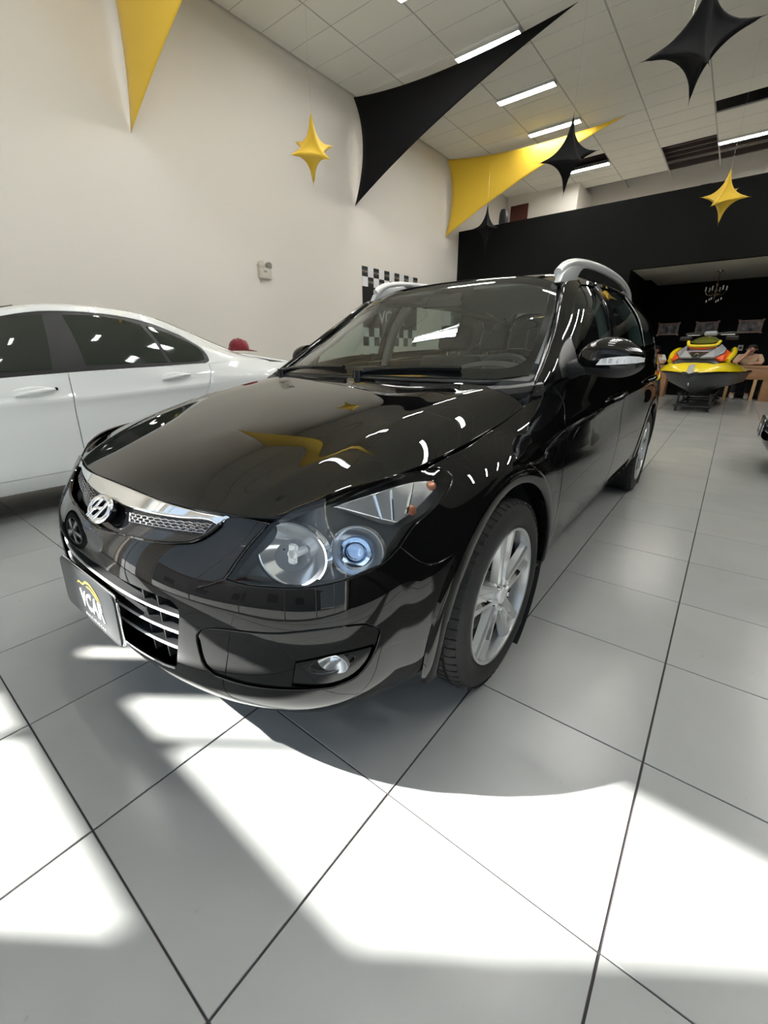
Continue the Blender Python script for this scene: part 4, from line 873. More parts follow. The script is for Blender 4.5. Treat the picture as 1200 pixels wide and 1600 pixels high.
# ---------------------------------------------------------------- roof rails, mirrors, handles, lamps
def rail(sx):
    g = empty('roof_rail', (0, 0, 0)); g.parent = CAR
    bar_ = catmull([(.555, 1.13, 1.405), (.562, 1.20, 1.446), (.568, 1.33, 1.476), (.577, 1.6, 1.500), (.588, 2.0, 1.507), (.588, 2.4, 1.493), (.575, 2.72, 1.455), (.563, 2.86, 1.412)], .04)
    bm = bmesh.new(); n = len(bar_); rings = []
    for i, q in enumerate(bar_):
        s = i / (n - 1); d = bar_[min(i + 1, n - 1)] - bar_[max(i - 1, 0)]; d /= np.linalg.norm(d); up = np.array([0, -d[2], d[1]]); e = min(s, 1 - s); ww = .019; hh = .020 + .008 * max(0, 1 - e / .10)
        rings.append([bm.verts.new(q + np.array([1, 0, 0]) * ww * math.cos(a) + up * hh * math.sin(a)) for a in [2 * PI * k / 12 for k in range(12)]])
    for a, b in zip(rings[:-1], rings[1:]):
        for k in range(12): bm.faces.new((a[k], a[(k + 1) % 12], b[(k + 1) % 12], b[k]))
    bm.faces.new(rings[0][::-1]); bm.faces.new(rings[-1]); me = sharp(bm_me(bm, 'bar'), 50); me.transform(Matrix.Diagonal((sx, 1, 1, 1))); new_obj('bar', me, M['satin_silver'], g)
    for ft in ([(1.10, 1.365), (1.13, 1.405), (1.20, 1.440), (1.30, 1.462), (1.42, 1.478), (1.46, 1.470), (1.40, 1.445), (1.36, 1.415), (1.40, 1.385)], [(2.88, 1.36), (2.86, 1.41), (2.75, 1.448), (2.60, 1.468), (2.56, 1.46), (2.66, 1.435), (2.70, 1.39)]):
        me = prism_me('foot', ft, -.017, .017, Matrix.Translation((.566 if ft[0][0] < 1.5 else .585 if ft[0][0] < 2.5 else .570, 0, 0)) @ Matrix(((0, 0, 1, 0), (1, 0, 0, 0), (0, 1, 0, 0), (0, 0, 0, 1))), bev=.006); me.transform(Matrix.Diagonal((sx, 1, 1, 1))); new_obj('foot', me, M['satin_silver'], g)
rail(1); rail(-1)
def mirror(sx):
    g = empty('door_mirror', (-.02 * sx, 0, 0)); g.parent = CAR; G = Matrix.Diagonal((sx, 1, 1, 1))
    def add(nm, me, m, **kw):
        me.transform(G)
        if sx < 0: me.flip_normals()
        return new_obj(nm, me, m, g, **kw)
    # shell: sections along x (inboard -> outboard), each a D-shaped loop in y,z; open side faces the rear
    S = [(.838, .655, .990, 1.050, .050), (.860, .632, .976, 1.090, .072), (.92, .608, .966, 1.112, .092), (.97, .602, .962, 1.110, .096), (1.015, .612, .966, 1.094, .088), (1.05, .632, .984, 1.068, .070), (1.070, .656, 1.004, 1.046, .045)]
    bm = bmesh.new(); rings = []; N = 20
    for x, yf, z0, z1, dp in S:
        yb = .71; ring = []; zc = (z0 + z1) / 2; hz = (z1 - z0) / 2
        for k in range(N):
            a = PI / 2 + PI * k / (N - 1); ring.append((x, yb + (yb - yf) * math.cos(a) * (1.0), zc + hz * np.sign(math.sin(a)) * abs(math.sin(a)) ** .75))
        rings.append(ring)
    R_ = np.array(rings); V = [[bm.verts.new(R_[i, k]) for k in range(N)] for i in range(len(S))]
    for i in range(len(S) - 1):
        for k in range(N - 1): bm.faces.new((V[i][k], V[i + 1][k], V[i + 1][k + 1], V[i][k + 1]))
    bm.faces.new(V[0]); bm.faces.new(V[-1])
    bmesh.ops.recalc_face_normals(bm, faces=bm.faces); me = bpy.data.meshes.new('shell'); bm.to_mesh(me)
    me.materials.append(P_); me.materials.append(M['blackplastic'])
    for p in me.polygons:
        if p.center.z < 1.006: p.material_index = 1
    bm.free(); me.polygons.foreach_set('use_smooth', [True] * len(me.polygons)); o = add('shell', me, None)
    md = o.modifiers.new('sub', 'SUBSURF'); md.levels = 2; md.render_levels = 2
    add('mirror_glass', prism_me('mirror_glass', [(.875, 1.005), (.89, 1.09), (.96, 1.10), (1.03, 1.08), (1.058, 1.04), (1.05, 1.0), (.95, .988)], -.003, .003, Matrix.Translation((0, .704, 0)) @ Matrix.Rotation(PI / 2, 4, 'X')), M['chrome'])
    # repeater strip along the front edge
    bm = bmesh.new(); top = [(.940, .598, 1.033), (.97, .594, 1.038), (1.00, .597, 1.041), (1.03, .612, 1.042), (1.055, .632, 1.040), (1.068, .658, 1.036)]; bot = [(.925, .602, 1.012), (.97, .595, 1.013), (1.00, .598, 1.015), (1.03, .613, 1.017), (1.056, .634, 1.020), (1.069, .66, 1.022)]
    a = [bm.verts.new((x, y - .004, z)) for x, y, z in top]; b = [bm.verts.new((x, y - .004, z)) for x, y, z in bot]; c = [bm.verts.new((x, y + .03, z)) for x, y, z in top]; d = [bm.verts.new((x, y + .03, z)) for x, y, z in bot]
    for i in range(5):
        bm.faces.new((a[i], b[i], b[i + 1], a[i + 1])); bm.faces.new((c[i], a[i], a[i + 1], c[i + 1])); bm.faces.new((b[i], d[i], d[i + 1], b[i + 1]))
    bm.faces.new((a[0], c[0], d[0], b[0])); bm.faces.new((a[5], b[5], d[5], c[5]))
    add('turn_signal', sharp(bm_me(bm, 'turn_signal'), 60), mat('signal_lens', (.72, .73, .74), .12, spec=.6) if 'signal_lens' not in bpy.data.materials else bpy.data.materials['signal_lens'], label='clear white turn signal strip')
    bm = bmesh.new()
    for k in range(6): box(bm, .948 + .019 * k, .960 + .019 * k, .586 + .0028 * k * k * .6, .600 + .0028 * k * k * .6, 1.018, 1.034)
    add('signal_cells', bm_me(bm, 'cells'), M['reflector'])
    bm = bmesh.new(); tube(bm, [(.785, .70, .985), (.81, .69, .988), (.84, .675, 1.0), (.88, .668, 1.01)], [.040, .036, .034, .034], 12); me = sharp(bm_me(bm, 'arm'), 60); add('arm', me, M['blackplastic'])
mirror(1); mirror(-1)
fm = [o for o in COL.objects if o.name.startswith('door_mirror')][-1]
fm.matrix_local = Matrix.Translation((-.83, .70, 0)) @ Matrix.Rotation(math.radians(-72), 4, 'Z') @ Matrix.Translation((.83, -.70, 0))  # folded in
def handle(y, z):
    for sx in (1, -1):
        h = D1[0 if sx > 0 else 1] if y < 1.5 else D2[0 if sx > 0 else 1]
        pts = [at_low(.88, y + d, z + .01 * d / .1, o_)[0] for d, o_ in ((-.10, .006), (-.08, .026), (-.03, .036), (.03, .036), (.07, .028), (.10, .006))]
        bm = bmesh.new(); tube(bm, catmull(pts, .012), .0115, 10); me = sharp(bm_me(bm, 'grip'), 60); me.transform(Matrix.Diagonal((sx, 1, 1, 1))); new_obj('door_handle', me, P_, h)
handle(1.24, .845); handle(2.24, .885)
tl = path([(.838, 3.14, .84), (.80, 3.14, 1.0), (.77, 3.13, 1.075)], [(.77, 3.13, 1.075), (.70, 3.355, 1.08)], [(.70, 3.355, 1.08), (.755, 3.42, .86)], [(.755, 3.42, .86), (.838, 3.14, .84)])
panel('tail_light', S_LOW, tl, mat('tail_red', (.25, .01, .012), .08), CAR, both=True, off=.003)
# side moulding antenna
new_obj('aerial', tube_me('aerial', [(0, 3.05, 1.455), (0, 3.12, 1.52), (0, 3.22, 1.60)], [.006, .004, .002]), M['blackplastic'], CAR)

# ---------------------------------------------------------------- cabin
CB = empty('cabin', (0, 0, 0)); CB.parent = CAR
bm = bmesh.new()
prof = [(.37, .90), (.40, .955), (.50, .975), (.66, .985), (.80, .975), (.88, .945), (.90, .88), (.86, .76), (.86, .45), (.40, .45)]
a = [bm.verts.new((-.745, y, z)) for y, z in prof]; b = [bm.verts.new((.745, y, z)) for y, z in prof]
for i in range(len(prof)): bm.faces.new((a[i], a[(i + 1) % len(prof)], b[(i + 1) % len(prof)], b[i]))
bm.faces.new(a); bm.faces.new(b); bmesh.ops.bevel(bm, geom=[e for e in bm.edges], offset=.02, segments=2, affect='EDGES'); new_obj('dashboard', sharp(bm_me(bm, 'dash'), 40), M['dash'], CB)
bm = bmesh.new(); lathe(bm, [(.20, -.02), (.27, .02), (.27, .03), (.19, .03)], 24, 'y', a0=0, a1=PI); bmesh.ops.transform(bm, matrix=Matrix.Translation((.37, .86, .945)) @ Matrix.Diagonal((.85, 1, .28, 1)), verts=bm.verts); new_obj('instrument_hood', sharp(bm_me(bm, 'ih'), 50), M['dash'], CB)
sw = Matrix.Translation((.37, .97, .875)) @ Matrix.Rotation(math.radians(-25), 4, 'X')
bm = bmesh.new(); n = 40; rings = [[bm.verts.new(sw @ Vector(((.185 + .015 * math.cos(b_)) * math.cos(2 * PI * k / n), .015 * math.sin(b_), (.185 + .015 * math.cos(b_)) * math.sin(2 * PI * k / n)))) for b_ in [2 * PI * j / 8 for j in range(8)]] for k in range(n)]
for k in range(n):
    for j in range(8): bm.faces.new((rings[k][j], rings[(k + 1) % n][j], rings[(k + 1) % n][(j + 1) % 8], rings[k][(j + 1) % 8]))
box(bm, -.17, .17, -.012, .012, -.03, .03, sw); box(bm, -.03, .03, -.012, .012, -.17, .0, sw); box(bm, -.075, .075, -.03, .02, -.07, .06, sw); tube(bm, [sw @ Vector((0, 0, 0)), sw @ Vector((0, -.20, -.02))], .035, 10)
new_obj('steering_wheel', sharp(bm_me(bm, 'sw'), 60), M['seatleather'], CB)
def seat(x, y, wid=.25, bench=False):
    def blk(nm, x0, x1, y0, y1, z0, z1, rx=0, bev=.05):
        bm = bmesh.new(); box(bm, x0, x1, y0, y1, z0, z1); bmesh.ops.bevel(bm, geom=list(bm.edges), offset=bev, segments=3, affect='EDGES', profile=.6)
        bmesh.ops.transform(bm, matrix=Matrix.Translation((x, y, .38)) @ Matrix.Rotation(rx, 4, 'X'), verts=bm.verts); new_obj(nm, sharp(bm_me(bm, nm), 60), M['seatleather'], CB)
    blk('seat_cushion', -wid, wid, -.48, .06, .0, .17, 0); blk('seat_back', -wid, wid, -.07, .07, .10, .68, math.radians(-16))
    for hx in ((0,) if not bench else (-.42, 0, .42)):
        blk('headrest', hx - .13, hx + .13, -.05, .05, .72, .90, math.radians(-16), .04)
        bm = bmesh.new()
        for s in (-.05, .05): tube(bm, [Vector((hx + s, 0, .66)), Vector((hx + s, 0, .74))], .007, 6)
        bmesh.ops.transform(bm, matrix=Matrix.Translation((x, y, .38)) @ Matrix.Rotation(math.radians(-16), 4, 'X'), verts=bm.verts); new_obj('headrest_posts', sharp(bm_me(bm, 'hp')), M['chrome'], CB)
seat(.37, 1.62); seat(-.37, 1.62); seat(0, 2.42, .66, True)
V, F, N = trimmed(S_ROOF, sym([(0, 1.19, 1.435), (.29, 1.18, 1.427), (.47, 1.16, 1.39), (.56, 1.16, 1.355)], [(.56, 1.16, 1.355), (.585, 1.45, 1.39), (.60, 1.95, 1.412), (.595, 2.55, 1.40), (.56, 3.05, 1.355)], [(.56, 3.05, 1.355), (0, 3.30, 1.42)]), off=-.03, inset=0, drop=0, flange=0, res=.08)
new_obj('headliner', panel_me('headliner', V, [f[::-1] for f in F], -N), M['trimgrey'], CB)
for s in (-1, 1):
    for nm, pts, r_ in (('a_pillar_trim', [(.685, .60, 1.0), (.635, .80, 1.12), (.585, 1.00, 1.25), (.53, 1.17, 1.335)], .02), ('centre_pillar_trim', [(.765, 1.49, .95), (.748, 1.50, 1.06), (.69, 1.525, 1.24), (.60, 1.56, 1.37)], .034), ('rear_pillar_trim', [(.745, 2.44, 1.08), (.69, 2.40, 1.25), (.615, 2.28, 1.37)], .045), ('tail_pillar_trim', [(.70, 3.12, 1.09), (.64, 3.12, 1.22), (.55, 3.10, 1.34)], .06), ('roof_side_trim', [(.575, 1.16, 1.352), (.592, 1.5, 1.385), (.60, 2.2, 1.395), (.57, 3.0, 1.35)], .025)):
        me = tube_me(nm, [(s * a, b, c) for a, b, c in catmull(pts, .05)], r_, 8); new_obj(nm, me, M['trimgrey'], CB)
    for y0, y1, zz in ((.52, 1.45, .975), (1.47, 2.40, 1.01)):
        new_obj('door_card', box_me('door_card', *sorted((s * .70, s * .765)), y0, y1, .32, zz, bev=.015), M['dash'], CB)
new_obj('parcel_floor', box_me('parcel_floor', -.70, .70, 2.55, 3.30, .60, .64), M['inner'], CB)
new_obj('cabin_mirror', box_me('cabin_mirror', -.12, .12, .985, 1.01, 1.285, 1.345, bev=.01), M['gloss_black'], CB)
for s in (-1, 1): new_obj('sun_visor', box_me('sun_visor', *sorted((s * .12, s * .47)), 1.12, 1.27, 1.372, 1.385, bev=.005), M['trimgrey'], CB)
# ---------------------------------------------------------------- white saloon by the left wall
SD = empty('saloon_car', (-3.885, -.85, 0), 'white saloon car with dark tinted windows parked along the left wall', 'car')
L2 = [
 [(0, -.72, .20), (0, -.79, .30), (0, -.80, .45), (0, -.78, .58), (0, -.73, .68), (0, -.66, .74)],
 [(.45, -.66, .20), (.46, -.73, .30), (.46, -.74, .45), (.46, -.72, .58), (.45, -.67, .68), (.44, -.60, .745)],
 [(.74, -.48, .20), (.77, -.52, .30), (.78, -.52, .45), (.77, -.50, .58), (.75, -.46, .68), (.71, -.42, .76)],
 [(.80, -.20, .20), (.85, -.20, .30), (.865, -.20, .45), (.865, -.20, .58), (.85, -.20, .70), (.80, -.20, .79)],
 [(.80, .20, .20), (.855, .20, .30), (.875, .20, .45), (.88, .20, .60), (.868, .20, .74), (.82, .20, .85)],
 [(.80, .70, .20), (.86, .70, .30), (.876, .70, .45), (.886, .70, .62), (.880, .70, .79), (.846, .70, .915)],
 [(.80, 1.28, .19), (.86, 1.28, .30), (.877, 1.28, .45), (.888, 1.28, .62), (.884, 1.28, .80), (.852, 1.28, .945)],
 [(.80, 1.90, .19), (.86, 1.90, .30), (.877, 1.90, .45), (.889, 1.90, .62), (.887, 1.90, .83), (.850, 1.90, .970)],
 [(.80, 2.35, .20), (.862, 2.35, .30), (.880, 2.35, .45), (.892, 2.35, .62), (.888, 2.35, .85), (.835, 2.35, .990)],
 [(.80, 2.76, .21), (.866, 2.76, .30), (.884, 2.76, .45), (.893, 2.76, .62), (.880, 2.76, .86), (.800, 2.76, 1.005)],
 [(.78, 3.20, .23), (.83, 3.20, .32), (.85, 3.20, .46), (.855, 3.20, .62), (.840, 3.20, .86), (.760, 3.20, .985)],
 [(.66, 3.56, .24), (.70, 3.58, .34), (.72, 3.58, .46), (.73, 3.57, .62), (.72, 3.54, .84), (.66, 3.48, .965)],
 [(.35, 3.66, .24), (.37, 3.70, .34), (.38, 3.70, .46), (.38, 3.69, .62), (.38, 3.65, .84), (.36, 3.58, .965)],
 [(0, 3.69, .24), (0, 3.73, .34), (0, 3.73, .46), (0, 3.72, .62), (0, 3.68, .84), (0, 3.61, .965)]]
def disp2(P):
    P = P.copy(); sx = np.sign(P[:, 0]); y, z = P[:, 1], P[:, 2]; b = np.clip((y - .1) / .8, 0, 1) * np.clip((3.2 - y) / .8, 0, 1)
    zz = z - (.785 + .040 * (y - 1.28)); P[:, 0] += sx * b * (.010 * np.exp(-(zz / .03) ** 2) - .008 * np.exp(-((zz + .10) / .07) ** 2)); return P
S2 = Surf([[(-a, b, c) for a, b, c in r] for r in L2[:0:-1]] + L2, disp2)
G2 = [  # glasshouse: belt -> roof
 [(.83, .42, .885), (.82, .43, .890), (.80, .44, .895)], [(.846, .70, .915), (.79, .72, 1.02), (.72, .74, 1.10)], [(.850, 1.0, .930), (.775, 1.01, 1.13), (.625, 1.02, 1.300)], [(.852, 1.28, .945), (.77, 1.28, 1.16), (.600, 1.28, 1.368)],
 [(.850, 1.70, .962), (.765, 1.70, 1.175), (.590, 1.70, 1.380)], [(.846, 2.0, .975), (.755, 2.0, 1.155), (.580, 2.0, 1.345)], [(.835, 2.35, .990), (.750, 2.35, 1.11), (.575, 2.35, 1.222)], [(.800, 2.76, 1.005), (.720, 2.74, 1.045), (.590, 2.72, 1.085)], [(.775, 3.0, .998), (.71, 2.98, 1.012), (.62, 2.96, 1.028)]]
SG2 = Surf(G2)
R2 = [[(0, .98, 1.345), (0, 1.28, 1.405), (0, 1.70, 1.418), (0, 2.05, 1.385), (0, 2.40, 1.285), (0, 2.85, 1.10)], [(.35, .99, 1.335), (.35, 1.28, 1.395), (.35, 1.70, 1.408), (.35, 2.04, 1.374), (.35, 2.39, 1.265), (.37, 2.83, 1.088)],
      [(.56, 1.01, 1.312), (.545, 1.28, 1.380), (.535, 1.70, 1.392), (.525, 2.02, 1.356), (.525, 2.37, 1.236), (.55, 2.80, 1.072)], [(.625, 1.02, 1.300), (.600, 1.28, 1.368), (.590, 1.70, 1.380), (.580, 2.0, 1.345), (.575, 2.35, 1.222), (.59, 2.76, 1.072)]]
SR2 = Surf([[(-a, b, c) for a, b, c in r] for r in R2[:0:-1]] + R2)
W2 = [[(0, .22, .90), (0, .60, 1.13), (0, .98, 1.345)], [(.45, .28, .895), (.42, .64, 1.11), (.38, .99, 1.333)], [(.80, .44, .895), (.72, .74, 1.10), (.625, 1.02, 1.300)]]
SW2 = Surf([[(-a, b, c) for a, b, c in r] for r in W2[:0:-1]] + W2)
H2 = [[(0, -.66, .74), (0, -.3, .83), (0, .22, .90)], [(.44, -.60, .745), (.44, -.25, .825), (.45, .28, .895)], [(.71, -.42, .76), (.77, -.1, .81), (.80, .44, .895)]]
SH2 = Surf([[(-a, b, c) for a, b, c in r] for r in H2[:0:-1]] + H2)
B2 = [[(0, 2.83, 1.10), (0, 3.2, 1.05), (0, 3.61, .965)], [(.37, 2.82, 1.088), (.38, 3.2, 1.04), (.36, 3.58, .965)], [(.60, 2.76, 1.07), (.66, 3.2, 1.01), (.66, 3.48, .965)]]
SB2 = Surf([[(-a, b, c) for a, b, c in r] for r in B2[:0:-1]] + B2)
for _S in (S2, SG2, SR2, SW2, SH2, SB2):
    _P, _N = _S.SP, _S.nrm(_S.SU, _S.SV)
    if np.mean(np.einsum('ij,ij->i', _P - np.array([0, 1.4, .5]), _N)) < 0: _S.flip = True
WP = M['white_paint']
def arc2(yc, a0, a1, n=12, r=.355): return [(.885, yc + r * math.cos(math.radians(a0 + (a1 - a0) * k / n)), .316 + r * math.sin(math.radians(a0 + (a1 - a0) * k / n))) for k in range(n + 1)]
panel('bonnet', SH2, sym([(0, -.66, .74), (.44, -.60, .745), (.71, -.42, .76)], [(.71, -.42, .76), (.77, -.1, .81), (.80, .42, .893)], [(.80, .42, .893), (.45, .27, .895), (0, .21, .90)]), WP, SD, res=.08)
panel('front_bumper', S2, sym([(0, -.66, .74), (.44, -.60, .745), (.60, -.51, .755)], [(.60, -.51, .755), (.865, -.20, .58)], [(.865, -.20, .58), (.868, -.30, .50)], arc2(0, 150, 197), [(.80, -.33, .21), (.74, -.48, .20), (.45, -.66, .20), (0, -.72, .20)]), WP, SD, res=.06)
hl2 = path([(.60, -.51, .755), (.71, -.42, .76), (.80, -.2, .788)], [(.80, -.2, .788), (.866, -.19, .60)], [(.866, -.19, .60), (.60, -.53, .68)], [(.60, -.53, .68), (.60, -.51, .755)])
panel('headlight', S2, hl2, M['reflector'], SD, both=True, res=.05)
panel('front_wing', S2, path([(.80, -.195, .79), (.82, .20, .85), (.83, .42, .885)], [(.83, .42, .885), (.868, .44, .80), (.884, .42, .62), (.87, .40, .38), (.80, .40, .20)], [(.80, .40, .20), (.80, .37, .20)], arc2(0, -14, 140), [(.866, -.185, .60), (.80, -.195, .79)]), WP, SD, both=True, res=.05)
dF = path([(.852, 1.288, .945), (.876, 1.280, .86), (.884, 1.272, .775), (.888, 1.265, .62), (.878, 1.262, .45), (.862, 1.262, .305)], [(.862, 1.262, .305), (.86, .405, .305)], [(.86, .405, .305), (.884, .425, .62), (.868, .445, .80), (.832, .43, .887)], [(.832, .43, .887), (.846, .70, .915), (.852, 1.288, .945)])
dF_ = panel('front_door', S2, dF, WP, SD, both=True, res=.035)
dR = path([(.852, 1.294, .946), (.852, 1.9, .970), (.836, 2.33, .988)], [(.836, 2.33, .988), (.870, 2.315, .92), (.888, 2.28, .84), (.892, 2.22, .72)], [(.892, 2.22, .72), (.892, 2.30, .62)], arc2(2.76, 140, 176, 6), [(.862, 2.40, .305), (.862, 1.268, .305)], [(.862, 1.268, .305), (.878, 1.268, .45), (.888, 1.271, .62), (.884, 1.278, .775), (.876, 1.286, .86), (.852, 1.294, .946)])
dR_ = panel('rear_door', S2, dR, WP, SD, both=True, res=.035)
q2 = path([(.836, 2.337, .989), (.800, 2.76, 1.005), (.760, 3.2, .985), (.66, 3.48, .965)], [(.66, 3.48, .965), (.73, 3.57, .62), (.66, 3.56, .24)], [(.66, 3.56, .24), (.78, 3.20, .23)], arc2(2.76, -14, 138), [(.892, 2.227, .72), (.888, 2.287, .84), (.870, 2.322, .92), (.836, 2.337, .989)])
panel('rear_wing', S2, q2, WP, SD, both=True, res=.05)
panel('tail', S2, path([(.02, 3.61, .965), (.36, 3.58, .965), (.66, 3.485, .965)], [(.66, 3.485, .965), (.73, 3.575, .62), (.66, 3.565, .24)], [(.66, 3.565, .24), (.35, 3.66, .24), (.02, 3.69, .24)], [(.02, 3.69, .24), (.02, 3.72, .62), (.02, 3.61, .965)]), WP, SD, both=True, res=.08)
panel('boot_lid', SB2, sym([(0, 2.84, 1.098), (.37, 2.83, 1.086), (.60, 2.77, 1.069)], [(.60, 2.77, 1.069), (.66, 3.2, 1.01), (.66, 3.48, .965)], [(.66, 3.48, .965), (.36, 3.58, .965), (0, 3.61, .965)]), WP, SD, res=.06)
panel('side_sill', S2, path([(.862, .41, .298), (.862, 2.39, .298)], [(.862, 2.39, .298), (.80, 2.40, .20)], [(.80, 2.40, .20), (.80, .41, .20)], [(.80, .41, .20), (.862, .41, .298)]), WP, SD, both=True, flange=.05)
panel('roof', SR2, sym([(0, .98, 1.345), (.35, .99, 1.335), (.625, 1.02, 1.30)], [(.625, 1.02, 1.30), (.600, 1.28, 1.368), (.590, 1.70, 1.380), (.580, 2.0, 1.345), (.575, 2.35, 1.222), (.59, 2.76, 1.072)], [(.59, 2.76, 1.072), (.37, 2.82, 1.09), (0, 2.84, 1.10)]), WP, SD, res=.05, holes=[sym([(0, 1.0, 1.35), (.35, 1.0, 1.34), (.44, 1.01, 1.33)], [(.44, 1.01, 1.33), (.44, 1.16, 1.36), (.42, 1.20, 1.37)], [(.42, 1.20, 1.37), (0, 1.22, 1.385)])])
panel('sunroof', SR2, sym([(0, 1.0, 1.35), (.35, 1.0, 1.34), (.44, 1.01, 1.33)], [(.44, 1.01, 1.33), (.44, 1.16, 1.36), (.42, 1.20, 1.37)], [(.42, 1.20, 1.37), (0, 1.22, 1.385)]), M['gloss_black'], SD, res=.06, off=.004)
panel('rear_window', SR2, sym([(0, 2.16, 1.355), (.30, 2.15, 1.345), (.455, 2.12, 1.325)], [(.455, 2.12, 1.325), (.49, 2.73, 1.09)], [(.49, 2.73, 1.09), (0, 2.79, 1.125)]), M['gloss_black'], SD, res=.06, off=.003)
panel('windscreen', SW2, sym([(0, .25, .92), (.45, .31, .915), (.74, .47, .925)], [(.74, .47, .925), (.60, .98, 1.28)], [(.60, .98, 1.28), (.36, .96, 1.315), (0, .95, 1.325)]), M['gloss_black'], SD, res=.08, off=.002)
panel('a_post', SW2, sym([(0, .22, .90), (.45, .28, .895), (.80, .44, .895)], [(.80, .44, .895), (.72, .74, 1.10), (.625, 1.02, 1.30)], [(.625, 1.02, 1.30), (.38, .99, 1.333), (0, .98, 1.345)]), WP, SD, res=.08, off=-.003)
# side: body-colour frame with the dark window band cut into it
band = path([(.848, .62, .912), (.850, 1.28, .950), (.849, 1.9, .976), (.838, 2.30, .993)], [(.838, 2.30, .993), (.82, 2.345, 1.01), (.745, 2.33, 1.105), (.66, 2.20, 1.215)], [(.66, 2.20, 1.215), (.625, 1.98, 1.290), (.620, 1.75, 1.330), (.622, 1.50, 1.345), (.628, 1.28, 1.338), (.640, 1.05, 1.290)], [(.640, 1.05, 1.290), (.74, .75, 1.08), (.848, .62, .912)])
panel('side_frame', SG2, path([(.83, .42, .885), (.846, .70, .915), (.850, 1.0, .930), (.852, 1.28, .945), (.850, 1.70, .962), (.846, 2.0, .975), (.835, 2.35, .990), (.800, 2.76, 1.005), (.775, 3.0, .998)], [(.775, 3.0, .998), (.62, 2.96, 1.028)], [(.62, 2.96, 1.028), (.59, 2.72, 1.085), (.575, 2.35, 1.222), (.58, 2.0, 1.345), (.59, 1.70, 1.38), (.60, 1.28, 1.368), (.625, 1.02, 1.30), (.72, .74, 1.10), (.80, .44, .895)], [(.80, .44, .895), (.83, .42, .885)]), WP, SD, both=True, holes=[band], inset=.002, drop=.002, flange=.012)
panel('window_seal', SG2, band, mat('seal_black', (.010, .010, .011), .45, spec=.35), SD, both=True, off=-.006, inset=.0, drop=0, flange=0)
w1 = path([(.842, .72, .955), (.842, 1.212, .975)], [(.842, 1.212, .975), (.655, 1.285, 1.322)], [(.655, 1.285, 1.322), (.66, 1.05, 1.275), (.76, .80, 1.07), (.842, .72, .955)])
w2 = path([(.840, 1.412, .992), (.840, 1.70, 1.0), (.836, 1.985, 1.004)], [(.836, 1.985, 1.004), (.668, 1.90, 1.282)], [(.668, 1.90, 1.282), (.648, 1.75, 1.312), (.645, 1.55, 1.324), (.648, 1.400, 1.322)], [(.648, 1.400, 1.322), (.840, 1.412, .992)])
w3 = path([(.834, 2.012, 1.004), (.83, 2.25, 1.010), (.815, 2.31, 1.02)], [(.815, 2.31, 1.02), (.745, 2.30, 1.10), (.69, 2.16, 1.19), (.668, 2.0, 1.262)], [(.668, 2.0, 1.262), (.672, 1.94, 1.272)], [(.672, 1.94, 1.272), (.834, 2.012, 1.004)])
film = mat('dark_window_film', (.020, .026, .020), .03)
for nm, w in (('front_window', w1), ('rear_window_side', w2), ('quarter_light', w3)): panel(nm, SG2, w, film, SD, both=True, off=-.003, inset=.001, drop=.002, flange=.004)
def at2(S, q, off):
    uv = S.snap([q]); n = S.nrm(uv[:, 0], uv[:, 1])[0]; return S.pos(uv[:, 0], uv[:, 1])[0] + n * off
for (y, z), dd in (((1.085, .838), dF_), ((2.01, .895), dR_)):
    for s in (0, 1):
        h = dd[s]; sx = 1 - 2 * s
        pts = catmull([at2(S2, (.885, y + d, z + .12 * d), o) for d, o in ((-.115, .004), (-.09, .016), (-.02, .030), (.06, .030), (.10, .014), (.118, .004))], .012)
        bm = bmesh.new(); tube(bm, pts, [.006 + .009 * math.sin(PI * min(1, i / (len(pts) - 1) * 1.02)) for i in range(len(pts))], 10); me = sharp(bm_me(bm, 'grip'), 60); me.transform(Matrix.Diagonal((sx, 1, 1, 1))); new_obj('door_handle', me, WP, h)
        c = Vector(at2(S2, (.885, y - .01, z + .005), -.004)); bm = bmesh.new(); bmesh.ops.create_uvsphere(bm, u_segments=20, v_segments=10, radius=1); bmesh.ops.transform(bm, matrix=Matrix.Diagonal((sx, 1, 1, 1)) @ Matrix.Translation(c) @ Matrix.Diagonal((.009, .12, .034, 1)), verts=bm.verts); new_obj('recess_plate', bm_me(bm, 'rp', True), WP, h)
        if y < 1.5:
            me = tube_me('lock', [Vector(at2(S2, (.885, y + .105, z + .014), .0)), Vector(at2(S2, (.885, y + .105, z + .014), .022))], .010, 14); me.transform(Matrix.Diagonal((sx, 1, 1, 1))); new_obj('lock', me, M['chrome'], h)
new_obj('aerial_fin', prism_me('aerial_fin', [(0, 0), (.09, 0), (.085, .035), (.06, .05), (.03, .03)], -.012, .012, Matrix.Translation((0, 2.05, 1.378)) @ Matrix(((0, 0, 1, 0), (1, 0, 0, 0), (0, 1, 0, 0), (0, 0, 0, 1))), bev=.004), M['blackplastic'], SD)
bm = bmesh.new(); box(bm, -.60, .60, -.55, 3.5, .20, .30); box(bm, -.78, .78, .42, 2.38, .20, .30); box(bm, -.78, .78, .42, 2.38, .3, .86); new_obj('underbody', bm_me(bm, 'ub'), M['inner'], SD)
_k = kid_map()
for x, y, rz, rx in ((.765, 0, 0, .2), (.765, 2.76, 0, .6), (-.765, 0, PI, .1), (-.765, 2.76, PI, .5)):
    c = copy_tree(WH, _k, SD); c.location = (x, y, .3175); c.rotation_euler = (rx, 0, rz)
for yc in (0.0, 2.76):
    for s in (-1, 1):
        bm = bmesh.new(); lathe(bm, [(.350, .868), (.356, .80), (.358, .60), (.30, .585), (.05, .58)], 24, 'x', a0=math.radians(-113), a1=math.radians(113)); me = sharp(bm_me(bm, 'arch_liner'), 40); me.transform(Matrix.Translation((0, yc, .3175)) @ Matrix.Diagonal((s, 1, 1, 1))); new_obj('arch_liner', me, M['blackplastic'], SD)
